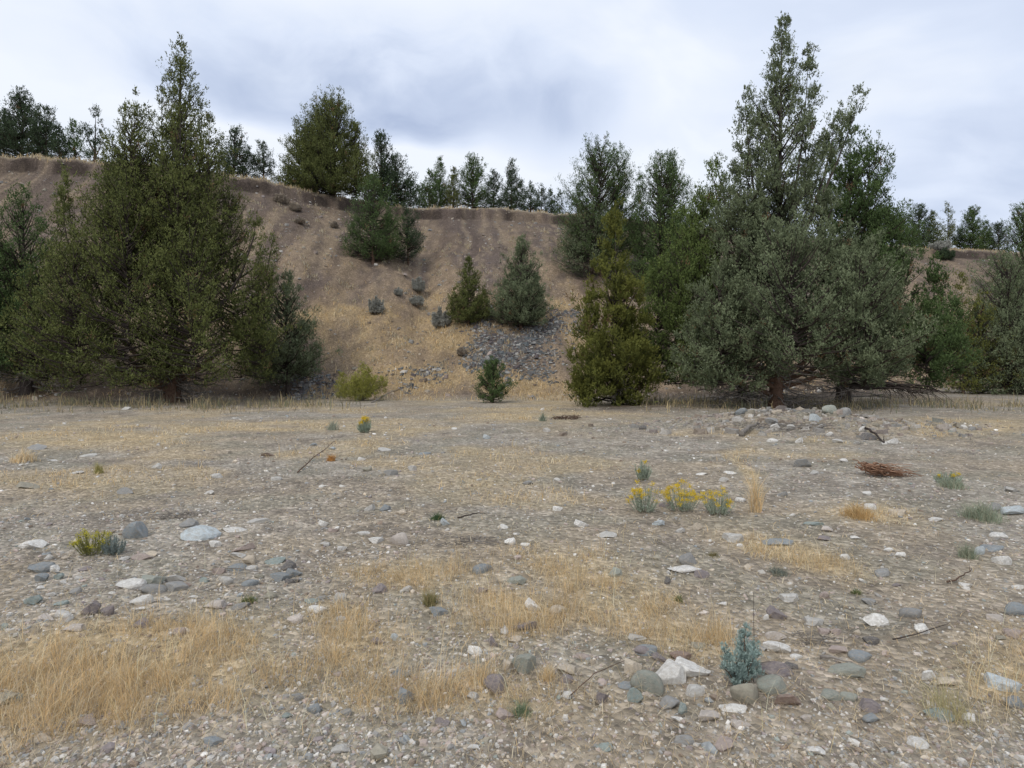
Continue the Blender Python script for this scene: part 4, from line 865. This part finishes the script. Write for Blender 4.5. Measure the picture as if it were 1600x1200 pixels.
def flower_bush(label, px, py, wpx, hpx, flowers, seed, leafc=((.44, .50, .40), (.28, .33, .25)), yellow=(.72, .52, .03)):
    r = np.random.default_rng(seed); P = hit(px, py); k = P[1] / F; R = wpx * k / 2; H = hpx * k
    root = bpy.data.objects.new('flowering_bush', None); C.objects.link(root); root.location = P; root.empty_display_size = .1
    tag(root, label, 'flowering bush', 'yellow flowering bushes on the flat')
    ns = 46; st = []; tips = []; lv = []; lc = []
    for _ in range(ns):
        a = r.random() * 2 * math.pi; q = math.sqrt(r.random())
        T = np.array([math.cos(a) * q * R * 1.1 + r.normal(0, .12) * R, math.sin(a) * q * R * .9, H * (1 - .4 * q * q) * r.uniform(.5, 1.1)])
        b0 = np.array([T[0] * .45, T[1] * .45, -.01]); p = wiggle(b0, T, 4, .004, r); p[1:3, 2] *= .85
        st.append(tube(p, np.linspace(.0022, .001, 4), 3)); tips.append(T)
        m = 55; s = .15 + .8 * r.random(m)
        pp = np.stack([np.interp(s, np.linspace(0, 1, 4), p[:, i]) for i in range(3)], -1)
        dd = norm(norm(T - b0) * .8 + r.normal(0, .5, (m, 3))); sd = norm(np.cross(dd, r.normal(0, 1, (m, 3))))
        ln = .028 * r.uniform(.6, 1.3, m) * max(1, P[1] / 8); wd = .0035 * max(1, P[1] / 5)
        lv.append(np.stack([pp - sd * wd / 2, pp + sd * wd / 2, pp + dd * ln[:, None]], 1))
        f = r.random((m, 1)); lc.append(np.array(leafc[0]) * f + np.array(leafc[1]) * (1 - f))
    V, Qd = join(st); obj('stem', mesh_np('stem', V, Qd, np.ones((len(V), 3)) * np.array([.2, .19, .13]), m_bark), root)
    obj('foliage', crown_mesh('foliage', np.concatenate(lv), np.concatenate(lc), m_leaf), root)
    fv = []; fc = []
    for T in tips:
        if r.random() > flowers: continue
        m = 70; c = T + r.normal(0, 1, (m, 3)) * np.array([.015, .015, .012]) * max(1, P[1] / 8)
        dd = norm(r.normal(0, 1, (m, 3)) + UP * .6); sd = norm(np.cross(dd, r.normal(0, 1, (m, 3)))); s_ = .007 * max(1, P[1] / 6)
        fv.append(np.stack([c - sd * s_ / 2, c + sd * s_ / 2, c + dd * s_ * 1.2], 1)); fc.append(np.array(yellow) * r.uniform(.7, 1.15, (m, 1)))
    if fv: obj('flowers', crown_mesh('flowers', np.concatenate(fv), np.concatenate(fc), m_flower), root)
flower_bush('brightest yellow flowering bush, in the middle of the three on the gravel', 1066, 798, 62, 44, .98, 1)
flower_bush('yellow flowering bush with grey leaves, rightmost of the three in a row', 1122, 804, 48, 42, .55, 2)
flower_bush('half flowering grey green bush, leftmost of the three in a row', 1006, 800, 42, 46, .4, 3)
flower_bush('small blue green bush with faint yellow top behind the leftmost flowering bush', 1004, 750, 26, 34, .06, 4)
flower_bush('low yellow green flowering bush beside the tilted grey stone at left', 148, 866, 58, 40, .45, 5, ((.28, .28, .06), (.2, .2, .06)), (.5, .45, .04))
flower_bush('grey blue stalks growing against the tilted grey stone at left', 178, 866, 34, 30, .0, 6, ((.3, .35, .33), (.2, .24, .23)))
flower_bush('small grey bush with a yellow flower head on the far flat', 570, 676, 20, 24, .2, 7)
flower_bush('yellow tipped low bush below the reddish dead branches at right', 1480, 756, 40, 20, .06, 8)

def bush(label, px, py, wpx, hpx, colour, n, seed, name='shrub', group='shrubs on the hillside', bl=.07, bw=.03, cat='shrub', d=None):
    r = np.random.default_rng(seed); P = hit(px, py)
    if d: P = np.array([(px - 800) / F * d, d, 0]); P[2] = terrain(P[0], P[1])
    k = P[1] / F; R = wpx * k / 2; H = hpx * k
    if colour in ('sage', 'dry'): n = int(n * .45)
    root = bpy.data.objects.new(name, None); C.objects.link(root); root.location = P; root.empty_display_size = .1
    tag(root, label, cat, group)
    sp = []; st = []
    for _ in range(24):
        a = r.random() * 2 * math.pi; q = math.sqrt(r.random()) * .95
        T = np.array([math.cos(a) * q * R, math.sin(a) * q * R, H * (1 - .5 * q**2) * r.uniform(.55, 1.15)])
        sp.append((T * np.array([.8, .8, .06]), T * np.array([1.1, 1.1, 1.1]), R * .13, .5)); st.append(tube(wiggle((0, 0, -.03), T * .9, 4, .02 * R, r), np.linspace(.02, .006, 4) * min(1, R), 4))
    V, c, _l = crown_data(sp, n, colour, r, bl, bw, plume=max(.08, R * .2))
    obj('foliage', crown_mesh('foliage', V, c, m_leaf), root); wood('stems', st, 'grey', root)
bush('bright olive green rounded shrub at the foot of the slope', 565, 622, 84, 46, 'brush', 11000, 1, d=29)
bush('blue grey sagebrush with yellow top on the left slope', 587, 490, 24, 24, 'sage', 2500, 2, 'sagebrush', 'sagebrush on the hillside')
bush('grey sagebrush highest on the lower slope between the junipers', 652, 456, 24, 20, 'sage', 2200, 3, 'sagebrush', 'sagebrush on the hillside')
bush('flat grey sagebrush just below the highest one', 650, 478, 24, 13, 'sage', 1800, 4, 'sagebrush', 'sagebrush on the hillside')
bush('dark grey sagebrush, largest, left of the small pointed juniper', 690, 511, 32, 25, 'sage', 3500, 5, 'sagebrush', 'sagebrush on the hillside')
bush('tiny grey sagebrush left of the highest one', 622, 462, 14, 9, 'sage', 900, 6, 'sagebrush', 'sagebrush on the hillside')
bush('grey green round bush on the bare slope at far right', 1478, 406, 26, 15, 'dark', 1800, 7, 'sagebrush', 'sagebrush on the hillside', bl=.12, bw=.05)
bush('dark low bush on the rim above the far right slope', 1470, 391, 34, 12, 'sage', 1600, 8, 'sagebrush', 'sagebrush on the hillside', bl=.12, bw=.05)
for k, (px, py, w_, h_, lab) in enumerate(((440, 318, 26, 12, 'dry grey bush just below the rim on the left spur, upper'), (462, 330, 20, 10, 'dry grey bush below the rim on the left spur, middle'),
        (470, 350, 16, 9, 'dry grey bush on the left spur, lowest'), (522, 356, 12, 8, 'dry grey bush alone left of the larger of the side by side junipers'), (722, 556, 14, 10, 'dry olive tuft in the pale straw below the small pointed juniper'))):
    bush(lab, px, py, w_, h_, 'dry', 900, 20 + k, 'dry_bush', 'dry bushes on the hillside', bl=.09, bw=.03)

# blue green seedling in the foreground
r = np.random.default_rng(77); P = hit(1160, 1074); k = P[1] / F
root = bpy.data.objects.new('juniper_seedling', None); C.objects.link(root); root.location = P; root.empty_display_size = .1
tag(root, 'blue green juniper seedling growing among the boulders in the foreground', 'juniper seedling')
def l3(px, py, dy=0): return np.array([(px - 1160) * k, dy, (1074 - py) * k])
sp = [(l3(1162, 1068), l3(1166, 976), 20 * k, .5), (l3(1150, 1068), l3(1130, 1015, .01), 17 * k, .5), (l3(1172, 1068), l3(1188, 1012, .02), 16 * k, .5), (l3(1148, 1068), l3(1145, 1020, -.05), 18 * k, .5),
      (l3(1165, 1068), l3(1172, 1020, -.05), 18 * k, .5), (l3(1150, 1070), l3(1128, 1040, -.03), 14 * k, .5), (l3(1162, 1060), l3(1164, 1000, .05), 16 * k, .5)]
V, c, lm = crown_data([(a_, b_, c_ * .62, p_) for a_, b_, c_, p_ in sp], 15000, 'blue', r, .011, .0045, plume=.026, limb_k=.6)
obj('foliage', crown_mesh('foliage', V, c, m_leaf), root)
wood('stem', [tube(wiggle((0, 0, -.01), s[1] * .95, 5, .003, r), np.linspace(.005, .0015, 5), 5) for s in sp], 'brown', root)
P2 = hit(1177, 1066)
o = wood('stalk', [tube(wiggle((0, 0, -.01), (.002, 0, (1066 - 925) * k), 7, .0015, r), np.linspace(.0022, .0012, 7), 4)], 'dark', None); o.name = 'dead_stalk'; o.location = P2
tag(o, 'thin dark dead stalk standing upright through the blue green seedling', 'stalk')

# ---------------------------------------------------------------- dead wood
def stick(label, p, rpx, colour='grey', twigs=0, name='stick', lift=.02, group=None, cat='stick'):
    r = np.random.default_rng(int(p[0][0] * 7) % 9999)
    P = [hit(*q[:2]) for q in p]; O = P[0].copy(); k = O[1] / F
    pts = np.array([np.array(a) - O + np.array([0, 0, lift + (q[2] * k if len(q) > 2 else 0)]) for a, q in zip(P, p)])
    s = np.linspace(0, 1, len(pts)); f = np.linspace(0, 1, 9)
    pts = np.stack([np.interp(f, s, pts[:, i]) for i in range(3)], -1); pts[1:-1] += r.normal(0, 1.2 * k, (7, 3)) * np.array([1, .5, .6])
    d_ = norm(pts[1] - pts[0]); e_ = norm(pts[-1] - pts[-2]); q_ = rpx * k
    o_ = [tube(np.vstack([pts[:1] - d_ * q_ * .12, pts[:1] - d_ * q_ * .1, pts, pts[-1:] + e_ * q_ * .1]), q_ * np.concatenate([[.02, .8], np.linspace(1, .35, 9), [.02]]), 6)]
    root = wood(name, o_, colour, None); root.location = O
    tag(root, label, cat, group)
    if twigs:
        tw = []
        for _ in range(twigs):
            q = pts[r.integers(1, 9)]; e = q + norm(r.normal(0, 1, 3) * np.array([1, .4, 1]) + UP * .5) * r.uniform(4, 13) * k
            tw.append(tube(np.array([q, (q + e) / 2 + r.normal(0, 1, 3) * k * .6, e]), [.35 * rpx * k, .25 * rpx * k, .1 * rpx * k], 3))
        wood('twigs', tw, colour, root)
    return root
DG = 'sticks lying on the flat'
stick('thin thorny fallen branch slanting up beside the small orange tuft', [(465, 740), (490, 722, 6), (522, 700, 12)], 1.2, 'brown', 12, 'fallen_branch', group=DG, cat='branch')
stick('short thick weathered log on the left of the stone heap', [(1158, 682), (1172, 672, 2), (1186, 668, 3)], 4.5, 'grey', 3, 'log', .06, DG, 'log')
stick('dark crooked branch on the right side of the stone heap', [(1348, 672, 4), (1368, 682, 3), (1382, 694)], 2.2, 'dark', 6, 'fallen_branch', group=DG, cat='branch')
stick('bleached stick lying across the cobbles at left', [(330, 888), (355, 896, 3), (435, 900)], 1.3, 'grey', 0, group=DG)
stick('brown stick at the right among the stones by the white pebbles', [(1480, 914), (1500, 908, 2), (1518, 897, 3)], 1.6, 'brown', 2, group=DG)
stick('long thin dark stick lying at lower right', [(1395, 1005), (1430, 1000, 3), (1482, 984, 4)], 1.3, 'dark', 4, group=DG)
stick('thin stalk lying over the soil left of the big white boulder', [(890, 1095), (930, 1062, 4), (985, 1035)], 1.1, 'brown', 0, group=DG)
stick('pale bent root right of the blue green seedling', [(1282, 1032), (1305, 1036, 3), (1335, 1044)], 3.2, 'grey', 0, group=DG)
stick('dark twig lying beside the green weed at centre', [(715, 812), (740, 808, 2), (752, 805)], 1.4, 'dark', 2, group=DG)
stick('bare curved pole lying at the foot of the slope by the olive shrub', [(580, 630), (610, 616, 3), (640, 602)], 1.1, 'grey', 0, group=DG)
# reddish dead branches
r = np.random.default_rng(33); P = hit(1385, 745); k = P[1] / F
tw = []
for _ in range(70):
    a = np.array([r.uniform(-42, -5), 0, r.uniform(4, 20)]); e = a + np.array([r.uniform(20, 75), r.uniform(-5, 8), r.uniform(-26, 2)])
    a[2] -= (a[0] + 10) * .15; e[2] = max(1, e[2])
    tw.append(tube(wiggle(a * k + np.array([0, r.uniform(-.2, .25), 0]), e * k, 5, 2 * k, r), np.linspace(.9, .3, 5) * k, 3))
o = wood('brush_pile', tw, 'rust', None); o.location = P
tag(o, 'tangle of reddish brown dead branches lying on the gravel at right', 'dead branches')
r = np.random.default_rng(34)
for q, (px, py, s_, lab) in enumerate(((885, 655, 20, 'low dark tangle of dead twigs left of the yellowish cone juniper on the flat'), (290, 808, 34, 'dark reddish dead twig mat in the gravel at left'),
        (1225, 668, 60, 'brown roots and dead twigs tangled over the stone heap'), (1285, 1000, 44, 'matted grey green dead twigs right of the blue green seedling'), (735, 848, 44, 'brown dead twig mat at the centre behind the grass'))):
    P = hit(px, py); k = P[1] / F; tw = []
    for _ in range(60):
        a = np.array([r.uniform(-s_, s_), r.uniform(-s_, s_) * .6, r.uniform(0, 4)]); e = a + np.array([r.uniform(-s_, s_) * .7, r.uniform(-8, 8), r.uniform(-2, 5)]); e[2] = abs(e[2])
        tw.append(tube(wiggle(a * k, e * k, 4, 1.2 * k, r), np.linspace(.7, .25, 4) * k, 3))
    o = wood('twig_mat', tw, ['brown', 'grey', 'grey', 'grey', 'grey'][q], None); o.location = P
    tag(o, lab, 'dead twigs', 'mats of dead twigs')
# bare limbs sweeping right from the black trunk
r = np.random.default_rng(35); P = np.array([(1330 - 800) / F * 27.2, 27.2, 0]); P[2] = terrain(P[0], P[1]); k = 27.2 / F
tw = []
for _ in range(9):
    e = np.array([r.uniform(90, 160), r.uniform(-40, 30), r.uniform(12, 26)]) * k; s0 = np.array([0, 0, r.uniform(22, 36) * k])
    l = wiggle(s0, e, 8, .05, r, -.12); tw.append(tube(l, np.linspace(.05, .012, 8), 4))
    for _ in range(12):
        q = l[r.integers(2, 8)]; tw.append(tube(wiggle(q, q + np.array([r.uniform(0, .9), r.uniform(-.4, .3), r.uniform(-.8, .1)]), 4, .05, r), np.linspace(.014, .004, 4), 3))
o = wood('fallen_limb', tw, 'dark', None); o.location = P
tag(o, 'dark bare limbs sweeping right close to the ground from the black trunk', 'bare limbs')
print('TRIS', TRI, 'rocks', len(ROCKS), nfix)
